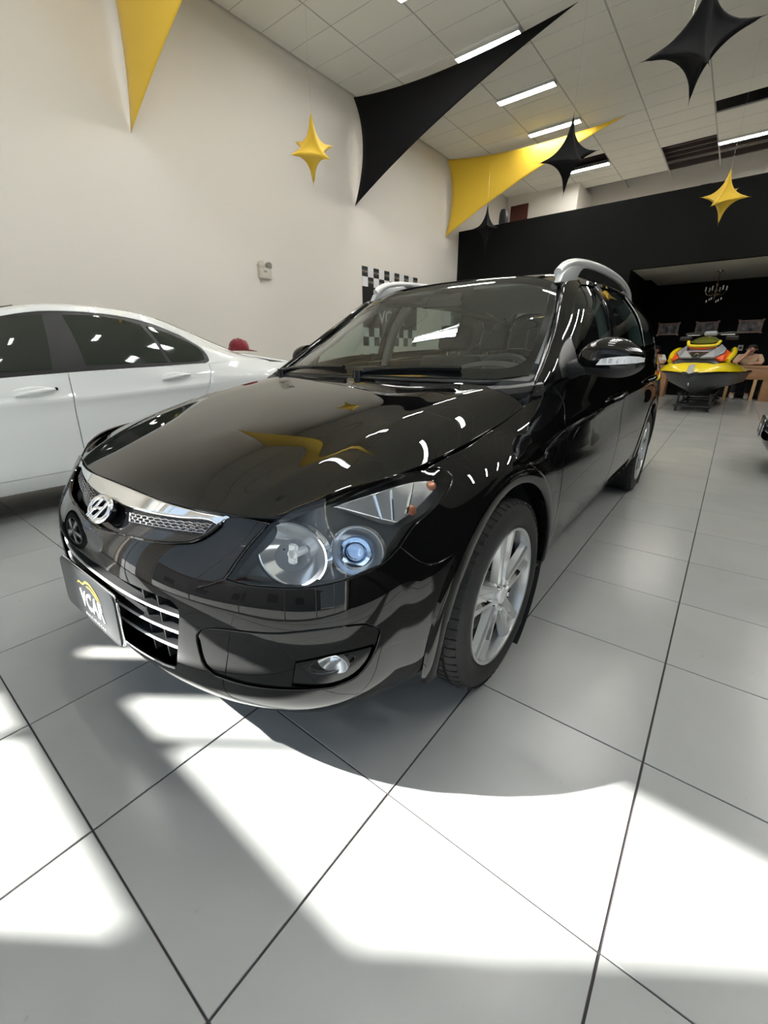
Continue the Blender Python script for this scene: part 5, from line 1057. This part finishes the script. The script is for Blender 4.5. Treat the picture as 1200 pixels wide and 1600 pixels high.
for s in (-1, 1):
    bm = bmesh.new(); bmesh.ops.create_uvsphere(bm, u_segments=20, v_segments=12, radius=1); bmesh.ops.transform(bm, matrix=Matrix.Translation((s * .985, .66, .985)) @ Matrix.Diagonal((.11, .075, .065, 1)), verts=bm.verts); new_obj('door_mirror', bm_me(bm, 'dm', True), WP, SD)
    new_obj('mirror_arm', tube_me('mirror_arm', [(s * .83, .66, .935), (s * .93, .66, .955)], .022, 8), M['blackplastic'], SD)
# red cap left on the boot lid
CP = empty('baseball_cap', (-3.885 + .34, 2.13, 1.094), 'dark red baseball cap lying on the boot of the white car', 'cap', rz=math.radians(70))
bm = bmesh.new(); prof = [(.088, 0), (.090, .02), (.086, .055), (.070, .09), (.040, .108), (.001, .114)]; lathe(bm, prof, 28, 'z')
for v in bm.verts: v.co.x *= 1.12; v.co.z += .004 * math.sin(9 * v.co.x / .09) * (v.co.z > .03)
new_obj('crown', sharp(bm_me(bm, 'crown'), 60), M['red'], CP)
bm = bmesh.new(); a = []; b = []
for k in range(15):
    t = math.radians(-62 + 124 * k / 14); a.append(bm.verts.new((.092 * 1.08 * math.cos(t), .088 * math.sin(t), .012))); r = .088 + .085 * math.cos(t * 1.25) ** .7 if abs(t * 1.25) < PI / 2 else .09; b.append(bm.verts.new((.098 * math.cos(t) + .085 * max(0, math.cos(t * 1.4)), .094 * math.sin(t), .006 - .012 * max(0, math.cos(t * 1.4)) + .02 * (math.sin(t)) ** 2 * 0)))
for k in range(14): bm.faces.new((a[k], b[k], b[k + 1], a[k + 1]))
me = bm_me(bm, 'visor', True); o = new_obj('visor', me, M['red'], CP); md = o.modifiers.new('s', 'SOLIDIFY'); md.thickness = .004
me = bm_me((lambda b: (bmesh.ops.create_uvsphere(b, u_segments=10, v_segments=6, radius=.008), bmesh.ops.translate(b, vec=(0, 0, .114), verts=b.verts), b)[-1])(bmesh.new()), 'button', True); new_obj('button', me, M['red'], CP)
new_obj('strap', tube_me('strap', [(-.098, -.035, .02), (-.106, 0, .016), (-.098, .035, .02)], .006, 6), M['red'], CP)
# second black car nosing in at the right
CAR2 = copy_tree(CAR, kid_map()); CAR2.location = (1.66, 4.75, 0); CAR2.rotation_euler = (0, 0, -PI / 2)
CAR2['label'] = 'black car at the right edge with only its nose in view'
# ---------------------------------------------------------------- stretched fabric sails and stars
def sail(name, A, B, C_, m, label, pull=(.20, .20, .20), n=28):
    A, B, C_ = map(Vector, (A, B, C_)); G = (A + B + C_) / 3; nrm = (B - A).cross(C_ - A).normalized()
    def P(a, b, c):
        q = A * a + B * b + C_ * c
        for (x, y, U, V_, k) in ((a, b, A, B, pull[0]), (b, c, B, C_, pull[1]), (c, a, C_, A, pull[2])):
            w = 4 * x * y; q = q + (G - (U + V_) / 2) * (k * w)
        return q + nrm * (.10 * 27 * a * b * c * .3)
    vs = {}; V = []; F = []
    for i in range(n + 1):
        for j in range(n + 1 - i): vs[i, j] = len(V); V.append(P(i / n, j / n, 1 - (i + j) / n))
    for i in range(n):
        for j in range(n - i):
            F.append((vs[i, j], vs[i + 1, j], vs[i, j + 1]))
            if j < n - i - 1: F.append((vs[i + 1, j], vs[i + 1, j + 1], vs[i, j + 1]))
    o = new_obj(name, me_from(name, V, F), m, label=label, cat='fabric sail'); md = o.modifiers.new('s', 'SOLIDIFY'); md.thickness = .004; return o
xw = XL + .012
sail('fabric_sail', (xw, 7.72, 5.95), (xw, 7.68, 4.08), (-2.50, 7.95, 5.95), M['black_lycra'], 'large black triangular stretched fabric sail between left wall and ceiling', (.16, .24, .24))
sail('fabric_sail', (xw, 11.50, 5.95), (xw, 11.56, 4.16), (-2.55, 12.0, 5.95), M['yellow_lycra'], 'yellow triangular fabric sail behind the black one, near the mezzanine', (.12, .24, .24))
sail('fabric_sail', (xw, 3.05, 5.95), (xw, 3.02, 3.94), (-2.50, 3.30, 5.95), M['yellow_lycra'], 'yellow triangular fabric sail hanging down the wall in the upper left corner', (.10, .26, .24))
def star(loc, eul, h, v, m, label, n=14):
    bm = bmesh.new(); e = 1.85
    for sx in (1, -1):
        for sy in (1, -1):
            for sz in (1, -1):
                vs = {}
                for i in range(n + 1):
                    for j in range(n + 1 - i):
                        a, b, c = i / n, j / n, 1 - (i + j) / n
                        q = Vector((sx * h * a ** e, sy * h * b ** e, sz * v * c ** e)); r = .014 * (1 - max(a, b, c))  # slightly padded
                        vs[i, j] = bm.verts.new(q + Vector((sx * .012 * (a < 1), sy * .012 * (b < 1), sz * .012 * (c < 1))) * (0 if max(a, b, c) == 1 else 1) * min(1, 6 * (1 - max(a, b, c))) * (a * b * c > 0))
                for i in range(n):
                    for j in range(n - i):
                        f = [vs[i, j], vs[i + 1, j], vs[i, j + 1]]; bm.faces.new(f)
                        if j < n - i - 1: bm.faces.new([vs[i + 1, j], vs[i + 1, j + 1], vs[i, j + 1]])
    bmesh.ops.remove_doubles(bm, verts=bm.verts, dist=.0005); me = bm_me(bm, 'star', True)
    o = new_obj('star_decoration', me, m, label=label, cat='star'); o.location = loc; o.rotation_euler = eul; return o
star((-5.124, 4.855, 3.883), (.522, -.364, 1.378), .439, .47, M['yellow_lycra'], 'yellow six-pointed fabric star hanging in front of the left wall')
star((-.448, 5.572, 3.88), (.80, -.153, .29), .53, .54, M['black_lycra'], 'largest black fabric star, hanging at the upper right corner')
star((-2.299, 7.721, 3.965), (.45, -.20, .746), .52, .54, M['black_lycra'], 'black fabric star hanging across the tip of the yellow sail')
star((-.338, 10.916, 3.789), (.483, .227, -.321), .455, .49, M['yellow_lycra'], 'yellow fabric star hanging in front of the black mezzanine')
star((-5.55, 11.6, 4.20), (0, 0, .5), .36, .62, M['black_lycra'], 'small black fabric star half lost against the black mezzanine, left end')
# thin nylon lines that hold the stars
for o in [q for q in COL.objects if q.name.startswith('star_decoration')]:
    up = o.rotation_euler.to_matrix() @ Vector((0, 0, 1)); top = max((o.matrix_basis @ v.co for v in o.data.vertices), key=lambda q: q.z)
    bm = bmesh.new(); im = o.matrix_basis.inverted(); tube(bm, [im @ top, im @ Vector((top.x, top.y, ZC - .006))], .0012, 4); new_obj('hanging_line', bm_me(bm, 'line'), M['louver'], o)

# ---------------------------------------------------------------- wall banner with chequers
BN = empty('wall_banner', (XL + .001, 9.035, 2.0), 'black and white chequered wall banner lettered VCAR, behind the black car', 'banner')
Q = .21; y0 = -Q * 5.5
new_obj('panel_sheet', box_me('panel_sheet', 0, .004, y0, -y0, -.535, .565), mat('banner_black', (.008, .008, .008), .5), BN)
sqm = {}
for c_, mm in (('white_square', M['white']), ('black_square', mat('banner_square', (.012, .012, .012), .5))):
    sqm[c_] = box_me(c_, 0, .005, .001, Q - .001, .001, Q - .001); sqm[c_].materials.append(mm)
lt = text_me('small_mark', 'VCAR', .075, 0); lt.materials.append(mat('small_mark_grey', (.55, .50, .42), .5))
wallrot = Matrix(((0, 0, 1, 0), (1, 0, 0, 0), (0, 1, 0, 0), (0, 0, 0, 1)))
for i in range(11):
    for zz, k in ((.76, 0), (.55, 1), (-.55 - .0, 1), (-.76, 0)):
        black = (i + k) % 2 == 0; nm = 'black_square' if black else 'white_square'
        o = new_obj(nm, sqm[nm], None, BN); o.location = (.0, y0 + Q * i, zz)
        if black and zz > 0:
            t = new_obj('small_mark', lt, None, o); t.matrix_local = Matrix.Translation((.006, Q / 2, Q / 2)) @ wallrot
me = text_me('lettering', 'VCAR', .46, .004, .92, .004); me.transform(Matrix.Translation((.008, 0, -.10)) @ wallrot); new_obj('lettering', me, M['white'], BN)

# emergency light
EL = empty('emergency_light', (XL + .001, 5.07, 2.5), 'small white emergency light unit with two lamp heads, high on the left wall', 'emergency light')
wp = mat('white_plastic', (.66, .63, .54), .45); gp = mat('grey_plastic', (.30, .29, .25), .4)
new_obj('body', box_me('body', 0, .07, -.13, .13, -.12, .06, bev=.01), wp, EL); new_obj('label_plate', box_me('label_plate', .0705, .072, -.05, .02, -.02, .01), gp, EL)
for y, mm in ((-.085, wp), (.09, gp)):
    me = lathe_me('lamp_head', [(.001, .0), (.045, .004), (.055, .02), (.056, .07), (.035, .085), (.001, .085)], 20, 'x'); o = new_obj('lamp_head', me, mm, EL); o.location = (.005, y, .105)

# ---------------------------------------------------------------- alcove: chandelier, pictures, socket
CH = empty('chandelier', (-.28, 14.0, 2.95), 'small brass and crystal chandelier hanging over the black alcove', 'chandelier')
br = mat('brass_dark', (.35, .28, .20), .25, metal=.9); cry = mat('crystal', (.85, .88, .9), .05, spec=.8)
new_obj('ceiling_rose', lathe_me('ceiling_rose', [(.001, -.002), (.06, -.002), (.055, -.03), (.001, -.04)], 20, 'z'), br, CH)
new_obj('chain', tube_me('chain', [(0, 0, -.03), (0, 0, -.30)], .008, 8), br, CH)
new_obj('column', lathe_me('column', [(.001, -.28), (.02, -.29), (.03, -.34), (.015, -.40), (.045, -.46), (.02, -.52), (.05, -.56), (.02, -.62), (.001, -.68)], 20, 'z'), br, CH)
for k in range(6):
    a = k * PI / 3 + .2; ca, sa = math.cos(a), math.sin(a)
    ar = new_obj('arm', tube_me('arm', [(r * ca, r * sa, z) for r, z in catmull([(.03, -.52), (.10, -.56), (.17, -.54), (.215, -.47)], .03)], .007, 6), br, CH)
    new_obj('candle_tube', tube_me('candle_tube', [(.215 * ca, .215 * sa, -.47), (.215 * ca, .215 * sa, -.36)], .014, 10), cry, ar)
    new_obj('drip_cup', lathe_me('drip_cup', [(.001, -.478), (.03, -.468), (.034, -.458)], 14, 'z'), br, ar).location = (.215 * ca, .215 * sa, 0)
    me = bm_me((lambda b: (bmesh.ops.create_icosphere(b, subdivisions=1, radius=.018), bmesh.ops.transform(b, matrix=Matrix.Diagonal((1, 1, 1.9, 1)), verts=b.verts), b)[-1])(bmesh.new()), 'pendant'); o = new_obj('pendant', me, cry, CH); o.location = (.15 * ca, .15 * sa, -.64 - .05 * (k % 2))
def art_mat(i):
    m = bpy.data.materials.new('picture_print_%d' % i); m.use_nodes = True; n = m.node_tree.nodes; l = m.node_tree.links; b = n['Principled BSDF']; b.inputs['Roughness'].default_value = .5
    tc = n.new('ShaderNodeTexCoord'); nz = n.new('ShaderNodeTexNoise'); nz.noise_dimensions = '4D'; nz.inputs['W'].default_value = i * 3.3; nz.inputs['Scale'].default_value = 9; r = n.new('ShaderNodeValToRGB')
    r.color_ramp.elements[0].color = (.06, .07, .09, 1); r.color_ramp.elements[0].position = .35; r.color_ramp.elements[1].color = (.42, .38, .38, 1); r.color_ramp.elements[1].position = .65
    l.new(tc.outputs['Object'], nz.inputs[0]); l.new(nz.outputs[0], r.inputs[0]); l.new(r.outputs[0], b.inputs[0]); return m
fw = mat('picture_frame_rose', (.42, .27, .23), .4)
for i, (x, lab) in enumerate(((-1.35, 'framed picture in rose frame on black wall, nearest the black car'), (-.39, 'framed picture on black wall, half hidden behind the jet ski handlebar'), (.61, 'framed picture on black wall to the right of the jet ski'))):
    f = empty('framed_picture', (x, 15.998, 1.71), lab, 'picture', 'framed pictures on the black wall')
    for nm, (a, b, c, d) in (('rail', (-.27, .27, .13, .17)), ('rail', (-.27, .27, -.17, -.13)), ('stile', (-.27, -.22, -.13, .13)), ('stile', (.22, .27, -.13, .13))): new_obj(nm, box_me(nm, a, b, -.035, -.002, c, d, bev=.008), fw, f)
    for sx in (-1, 1):
        for sz in (-1, 1): new_obj('corner_boss', box_me('corner_boss', sx * .262 - .03, sx * .262 + .03, -.042, -.003, sz * .165 - .025, sz * .165 + .025, bev=.012), fw, f)
    new_obj('print', box_me('print', -.225, .225, -.012, -.004, -.135, .135), art_mat(i), f)
SW = empty('wall_socket', (.52, 15.999, 1.15), 'small white wall plate with dark socket on the black wall', 'socket')
new_obj('plate', box_me('plate', -.06, .06, -.012, 0, -.075, .075, bev=.004), wp, SW); new_obj('socket_insert', box_me('socket_insert', -.03, .035, -.016, -.011, -.03, .03, bev=.003), M['blackplastic'], SW)
new_obj('loudspeaker', prism_me('loudspeaker', [(-.10, 0), (.10, 0), (.11, .22), (.05, .34), (-.05, .34), (-.09, .25)], -.10, .10, Matrix.Translation((-5.45, 12.43, 4.432)) @ Matrix.Rotation(PI / 2, 4, 'X'), bev=.012), M['blackplastic'], label='small black loudspeaker standing on the ledge of the black mezzanine', cat='loudspeaker')

# ---------------------------------------------------------------- desks, stools, people
wood = mat('desk_wood', (.30, .155, .075), .45, vary=(6, .25)); pale = mat('pale_wood', (.52, .34, .17), .5)
def desk(x0, x1, y0, label, slim):
    d = empty('desk', ((x0 + x1) / 2, y0 + .3, .0), label, 'desk'); h = (x1 - x0) / 2
    new_obj('desk_top', box_me('desk_top', -h, h, -.30, .30, .71, .745, bev=.004), wood, d)
    new_obj('front_panel', box_me('front_panel', -h + .05, h - .03, -.285, -.262, .46, .71, bev=.003), wood, d)
    for s in (-1, 1): new_obj('side_panel' if s * slim < 0 else 'leg', box_me('leg', *(sorted((s * (h - .005), s * (h - .20)))) if s * slim < 0 else sorted((s * (h - .01), s * (h - .07))), -.28, -.22 if s * slim > 0 else .28, .0, .71, bev=.003), wood if s * slim < 0 else pale, d)
    new_obj('leg', box_me('leg', *sorted((slim * (h - .01), slim * (h - .07))), .22, .28, .0, .71, bev=.003), pale, d)
    new_obj('leg', box_me('leg', -slim * (h - .33) - .03, -slim * (h - .33) + .03, -.28, -.22, .0, .71, bev=.003), pale, d)
    return d
desk(.41, 1.26, 12.25, 'brown wooden desk with open legs to the right of the jet ski', -1)
desk(-1.75, -.76, 12.25, 'brown wooden desk between the black car and the jet ski', -1)
def stool(x, y, label):
    s = empty('stool', (x, y, .0), label, 'stool'); new_obj('seat', lathe_me('seat', [(.001, .345), (.17, .345), (.18, .36), (.17, .372), (.001, .375)], 24, 'z'), M['seatleather'], s)
    for sx in (-1, 1):
        for sy in (-1, 1): new_obj('leg', tube_me('leg', [(sx * .10, sy * .10, .345), (sx * .19, sy * .19, .0)], [.018, .013], 8), pale, s)
stool(.72, 13.10, 'pale wooden stool with splayed legs under the person in the beige top'); stool(-1.19, 13.10, 'pale wooden stool under the person in the white shirt')
skin = mat('skin', (.50, .29, .20), .5); hair = mat('dark_hair', (.018, .013, .010), .6)
def skin_mesh(name, pts, edges, rads, m, parent, lvl=1):
    me = bpy.data.meshes.new(name); me.from_pydata(pts, edges, []); o = new_obj(name, me, m, parent)
    o.modifiers.new('sk', 'SKIN'); sv = me.skin_vertices[0].data
    for i, r in enumerate(rads): sv[i].radius = (r, r) if not hasattr(r, '__len__') else r
    sv[0].use_root = True
    s = o.modifiers.new('ss', 'SUBSURF'); s.levels = lvl; s.render_levels = lvl
    dg = bpy.context.evaluated_depsgraph_get(); ev = bpy.data.meshes.new_from_object(o.evaluated_get(dg)); o.modifiers.clear(); o.data = ev; ev.polygons.foreach_set('use_smooth', [True] * len(ev.polygons))
    if not ev.materials: ev.materials.append(m)
    return o
def person(x, y, label, top, legs, shoe, capm=None, hand_to_face=False, tilt=0.0):
    p = empty('person', (x, y, 0), label, 'person')
    P = [(0, .04, .52), (0, .0, .66), (0, -.09, .82), (0, -.18, .93), (0, -.225, .985), (0, -.255, 1.03), (tilt * .3, -.29, 1.09), (tilt, -.285, 1.16)]; E = [(i, i + 1) for i in range(7)]; Rr = [.118, .130, .145, .12, .055, .058, .088, .060]
    def limb(start, pts, rads):
        k = start
        for q, r in zip(pts, rads): P.append(q); E.append((k, len(P) - 1)); Rr.append(r); k = len(P) - 1
        return k
    for s in (-1, 1):
        up = hand_to_face and s < 0
        hand = (-.05, -.36, 1.02) if up else (s * .06, -.42, .785); elb = (s * .23, -.36, .79)
        h = limb(3, [(s * .18, -.17, .93), (s * .235, -.25, .85), elb, (s * .15, -.39, .80) if not up else (-.14, -.37, .90), hand], [.062, .055, .045, .038, .034])
        hx, hy, hz = hand
        for f in range(5):
            a = (f - 2) * .35; d = Vector((math.sin(a) * .6 - s * .3, -.8 * math.cos(a), 0)) if not up else Vector((math.sin(a) * .6, .25, .8 * math.cos(a)))
            L = (.045, .060, .066, .060, .048)[f]; q1 = Vector(hand) + d * (.030 + L * .4) ; q2 = q1 + d * L * .6 + Vector((0, 0, -.010 if not up else 0)); limb(h, [tuple(q1), tuple(q2)], [.0095, .008])
        limb(0, [(s * .09, .0, .53), (s * .12, -.20, .53), (s * .13, -.36, .50), (s * .13, -.33, .28), (s * .13, -.30, .09), (s * .13, -.40, .045)], [.095, .085, .065, .058, .045, .04])
    b = skin_mesh('body', P, E, Rr, skin, p)
    # face: nose, ears, brows and mouth modelled on the head
    hc = Vector((tilt * .4, -.29, 1.095))
    bm = bmesh.new(); tube(bm, [hc + Vector((0, -.088, .012)), hc + Vector((0, -.108, -.014)), hc + Vector((0, -.086, -.022))], [.007, .014, .008], 8)
    for s in (-1, 1): tube(bm, [hc + Vector((s * .086, .01, .018)), hc + Vector((s * .095, .012, 0)), hc + Vector((s * .086, .0, -.02))], [.008, .013, .008], 8)
    new_obj('nose_and_ears', sharp(bm_me(bm, 'face'), 70), skin, p)
    bm = bmesh.new()
    for s in (-1, 1):
        bmesh.ops.create_uvsphere(bm, u_segments=8, v_segments=6, radius=.011, matrix=Matrix.Translation(hc + Vector((s * .032, -.082, .012)))); tube(bm, [hc + Vector((s * .015, -.088, .030)), hc + Vector((s * .05, -.075, .030))], .005, 5)
    tube(bm, [hc + Vector((-.024, -.084, -.042)), hc + Vector((.024, -.084, -.042))], .005, 5); new_obj('eyes_and_mouth', bm_me(bm, 'eyes', True), hair, p)
    bm = bmesh.new(); bmesh.ops.create_uvsphere(bm, u_segments=20, v_segments=12, radius=.100)
    bmesh.ops.delete(bm, geom=[v for v in bm.verts if v.co.z < -.055 or (v.co.y < -.045 and v.co.z < .050)], context='VERTS'); bmesh.ops.translate(bm, vec=hc + Vector((0, .012, .012)), verts=bm.verts)
    o = new_obj('hair', bm_me(bm, 'hair', True), hair, p); o.modifiers.new('s', 'SOLIDIFY').thickness = .008
    if capm is not None:
        bm = bmesh.new(); lathe(bm, [(.106, .035), (.104, .065), (.085, .100), (.04, .118), (.001, .120)], 20, 'z'); bmesh.ops.translate(bm, vec=hc, verts=bm.verts)
        tube(bm, [hc + Vector((-.07, -.10, .045)), hc + Vector((0, -.165, .030)), hc + Vector((.07, -.10, .045))], [.012, .014, .012], 6); new_obj('cap', sharp(bm_me(bm, 'cap'), 60), capm, p)
    # clothes
    P2 = [(0, .045, .50), (0, .0, .66), (0, -.09, .82), (0, -.185, .945)]; E2 = [(0, 1), (1, 2), (2, 3)]; R2_ = [.125, .142, .160, .118]
    for s in (-1, 1):
        k = len(P2); P2 += [(s * .185, -.17, .935), (s * .235, -.25, .85), (s * .232, -.30, .815)]; E2 += [(3, k), (k, k + 1), (k + 1, k + 2)]; R2_ += [.076, .068, .062]
    skin_mesh('shirt', P2, E2, R2_, top, p)
    P3 = [(0, .05, .50)]; E3 = []; R3_ = [.112]
    for s in (-1, 1):
        k = len(P3); P3 += [(s * .10, .0, .52), (s * .12, -.20, .53), (s * .13, -.36, .50), (s * .13, -.33, .28), (s * .13, -.305, .12)]; E3 += [(0, k)] + [(k + i, k + i + 1) for i in range(4)]; R3_ += [.108, .098, .080, .072, .062]
    skin_mesh('trousers', P3, E3, R3_, legs, p)
    for s in (-1, 1): new_obj('shoe', tube_me('shoe', [(s * .13, -.25, .045), (s * .13, -.34, .052), (s * .13, -.44, .042), (s * .13, -.48, .034)], [.040, .045, .042, .030], 10), shoe, p)
    return p
wht = mat('white_cotton', (.70, .70, .69), .8); bei = mat('beige_knit', (.50, .36, .24), .85); den = mat('dark_denim', (.02, .022, .03), .85)
person(-1.19, 13.09, 'person in white shirt and dark cap bent over the desk beside the black car', wht, den, M['blackplastic'], capm=M['black_lycra'])
person(.72, 13.09, 'person in beige top with dark hair leaning on the desk, hand at the face', bei, den, wht, hand_to_face=True, tilt=.02)
bm = bmesh.new(); tube(bm, [tuple(q) for q in catmull([(-1.06, 12.275, .763), (-1.05, 12.228, .757), (-1.055, 12.228, .60), (-1.11, 12.228, .44), (-1.14, 12.228, .50), (-1.09, 12.228, .70)], .03)], .016, 8)
new_obj('strap', sharp(bm_me(bm, 'strap'), 60), M['yellow_lycra'], label='yellow fabric strap hanging over the edge of the desk beside the black car', cat='strap')

# ---------------------------------------------------------------- jet ski on its trolley
JS = empty('jet_ski', (.05, 10.3, 0), 'yellow and black jet ski with grey and orange hood facing the camera on a trolley', 'jet ski', rz=math.radians(-5))
yel = mat('jet_yellow', (.80, .62, .01), .22, coat=.6); hull = mat('hull_grey', (.050, .055, .058), .35); blk = mat('jet_black', (.010, .010, .011), .35); gry = mat('jet_grey', (.33, .34, .36), .3); org = mat('jet_orange', (.75, .085, .012), .3)
def loft(name, secs, m, parent, closed=False, deg=40, mats=None, pick=None, sub=0):
    """secs: list of (y, [(x, z), ...]) half profiles from the keel outwards, mirrored"""
    bm = bmesh.new(); R_ = []
    for y, pr in secs:
        full = [(-x, z) for x, z in pr[:0:-1]] + list(pr) if pr[0][0] == 0 else [(-x, z) for x, z in pr[::-1]] + list(pr)
        R_.append([bm.verts.new((x, y, z)) for x, z in full])
    for a, b in zip(R_[:-1], R_[1:]):
        for k in range(len(a) - 1): bm.faces.new((a[k], a[k + 1], b[k + 1], b[k]))
    bm.faces.new(R_[0]); bm.faces.new(R_[-1][::-1]); bmesh.ops.recalc_face_normals(bm, faces=bm.faces); me = sharp(bm_me(bm, name), deg)
    for q in (mats or [m]): me.materials.append(q)
    if pick:
        for p in me.polygons: p.material_index = pick(p.center)
    o = new_obj(name, me, None, parent)
    if sub: s = o.modifiers.new('ss', 'SUBSURF'); s.levels = sub; s.render_levels = sub
    return o
loft('hull', [(-1.62, [(0, .62), (.06, .66), (.10, .70)]), (-1.50, [(0, .47), (.22, .60), (.30, .70)]), (-1.2, [(0, .36), (.36, .55), (.46, .70)]), (-.7, [(0, .29), (.46, .52), (.56, .69)]), (0, [(0, .27), (.52, .47), (.60, .67)]), (1.5, [(0, .28), (.54, .44), (.60, .62)])], hull, JS, deg=30)
loft('bumper_band', [(-1.66, [(.10, .675), (.12, .70), (.10, .73)]), (-1.52, [(.30, .68), (.345, .71), (.32, .745)]), (-1.2, [(.46, .68), (.51, .71), (.48, .745)]), (-.7, [(.56, .67), (.605, .70), (.58, .735)]), (0, [(.60, .65), (.64, .68), (.62, .715)]), (1.52, [(.60, .61), (.635, .64), (.62, .675)])], blk, JS)
loft('deck', [(-1.67, [(0, .735), (.09, .725), (.115, .715)]), (-1.58, [(0, .83), (.24, .825), (.32, .74)]), (-1.40, [(0, .90), (.40, .895), (.485, .735)]), (-1.1, [(0, .93), (.50, .90), (.59, .725)]), (-.6, [(0, .95), (.54, .89), (.635, .712)]), (0, [(0, .92), (.54, .85), (.645, .70)]), (1.5, [(0, .78), (.50, .76), (.63, .66)])], yel, JS, deg=50, sub=1)
loft('bow_tip', [(-1.70, [(.0, .70), (.045, .725), (.03, .80)]), (-1.60, [(0, .74), (.06, .77), (.04, .85)])], M['satin_silver'], JS)
loft('hood_intake', [(-1.43, [(0, .895), (.26, .875), (.34, .83)]), (-1.36, [(0, .955), (.28, .935), (.36, .84)]), (-1.2, [(0, .975), (.30, .95), (.40, .85)])], blk, JS)
loft('hood', [(-1.36, [(0, .945), (.16, .96), (.27, .93)]), (-1.15, [(0, 1.05), (.20, 1.06), (.37, .955)]), (-.85, [(0, 1.16), (.22, 1.15), (.38, .96)]), (-.55, [(0, 1.22), (.20, 1.18), (.33, .93)])], blk, JS, mats=[blk, gry, org], pick=lambda c: 0 if abs(c.x) < .10 else (1 if abs(c.x) < .25 else 2), sub=1)
for s in (-1, 1):
    bm = bmesh.new(); a = [(s * .06, -1.40, .955), (s * .20, -1.17, 1.075), (s * .245, -.80, 1.165), (s * .33, -.85, 1.09), (s * .34, -1.12, 1.02), (s * .25, -1.36, .955)]; bm.faces.new([bm.verts.new(q) for q in a]); me = bm_me(bm, 'fairing'); o = new_obj('side_fairing', me, gry, JS); md = o.modifiers.new('s', 'SOLIDIFY'); md.thickness = .03; md.offset = 0
    bm = bmesh.new(); a = [(s * .26, -1.36, .945), (s * .345, -1.12, 1.01), (s * .335, -.85, 1.08), (s * .43, -.80, 1.00), (s * .44, -1.08, .93), (s * .36, -1.32, .90)]; bm.faces.new([bm.verts.new(q) for q in a]); o = new_obj('side_panel', bm_me(bm, 'sp'), org, JS); md = o.modifiers.new('s', 'SOLIDIFY'); md.thickness = .03; md.offset = 0
    o = new_obj('knee_fairing', tube_me('knee_fairing', [tuple(q) for q in catmull([(s * .42, -1.15, .90), (s * .455, -.85, 1.02), (s * .42, -.50, 1.09), (s * .36, -.1, 1.0)], .08)], .045, 10), yel, JS)
    new_obj('handlebar_grip', tube_me('handlebar_grip', [(s * .12, -.42, 1.36), (s * .28, -.36, 1.38), (s * .40, -.30, 1.37)], [.022, .020, .022], 10), blk, JS)
    new_obj('side_mirror', box_me('side_mirror', *sorted((s * .26, s * .44)), -.62, -.50, 1.255, 1.32, bev=.02), blk, JS)
    new_obj('brake_lever', tube_me('brake_lever', [(s * .16, -.46, 1.345), (s * .36, -.42, 1.345)], .008, 6), M['satin_silver'], JS)
loft('instrument_cowl', [(-1.02, [(0, 1.14), (.16, 1.15), (.22, 1.20)]), (-.86, [(0, 1.25), (.18, 1.26), (.235, 1.23)]), (-.60, [(0, 1.36), (.17, 1.33), (.22, 1.22)])], blk, JS, mats=[mat('olive_screen', (.10, .11, .012), .15)], sub=1)
new_obj('cowl_lip', tube_me('cowl_lip', [tuple(q) for q in catmull([(-.235, -.96, 1.225), (-.20, -1.04, 1.165), (0, -1.08, 1.145), (.20, -1.04, 1.165), (.235, -.96, 1.225)], .04)], .026, 10), yel, JS)
new_obj('lip_stripe', tube_me('lip_stripe', [tuple(q) for q in catmull([(-.20, -1.03, 1.125), (0, -1.07, 1.105), (.20, -1.03, 1.125)], .04)], .018, 8), org, JS)
new_obj('steering_pad', box_me('steering_pad', -.10, .10, -.48, -.32, 1.33, 1.41, bev=.03), gry, JS)
loft('seat', [(-.35, [(0, 1.14), (.10, 1.12), (.15, .92)]), (.1, [(0, 1.02), (.14, 1.0), (.20, .80)]), (.6, [(0, 1.06), (.16, 1.03), (.22, .78)]), (1.3, [(0, 1.02), (.15, .98), (.20, .72)])], M['seatleather'], JS, sub=1)
bm = bmesh.new(); tube(bm, [tuple(q) for q in catmull([(-.035, -1.395, .985), (-.02, -1.38, 1.02), (.02, -1.38, 1.02), (.035, -1.40, .985), (.01, -1.41, .97)], .01)], .006, 6); new_obj('hood_badge', sharp(bm_me(bm, 'badge')), M['chrome'], JS)
new_obj('bow_eye', tube_me('bow_eye', [(0, -1.53, .50), (0, -1.56, .52), (0, -1.55, .56)], .010, 6), M['chrome'], JS)
TR = empty('trolley', (.05, 10.3, 0), 'dark steel trolley with small wheels under the jet ski', 'trolley', rz=math.radians(-2)); stl = mat('dark_steel', (.045, .045, .048), .45, metal=.5)
for s in (-1, 1):
    new_obj('rail', box_me('rail', s * .25 - .02, s * .25 + .02, -1.0, 1.0, .08, .12), stl, TR); new_obj('bunk', box_me('bunk', s * .25 - .035, s * .25 + .035, -.9, .9, .295, .325), blk, TR)
    for y in (-.85, .0, .85): new_obj('upright', box_me('upright', s * .25 - .018, s * .25 + .018, y - .018, y + .018, .12, .295), stl, TR)
    for y in (-.95, .95): new_obj('castor', lathe_me('castor', [(.001, -.018), (.04, -.018), (.042, .018), (.001, .018)], 20, 'x'), M['rubber'], TR).location = (s * .25, y, .042)
for y in (-.98, -.4, .4, .98): new_obj('cross_bar', box_me('cross_bar', -.27, .27, y - .018, y + .018, .085, .12) if abs(y) < .9 else box_me('cross_bar', -.30, .30, y - .018, y + .018, .085, .12), stl, TR)
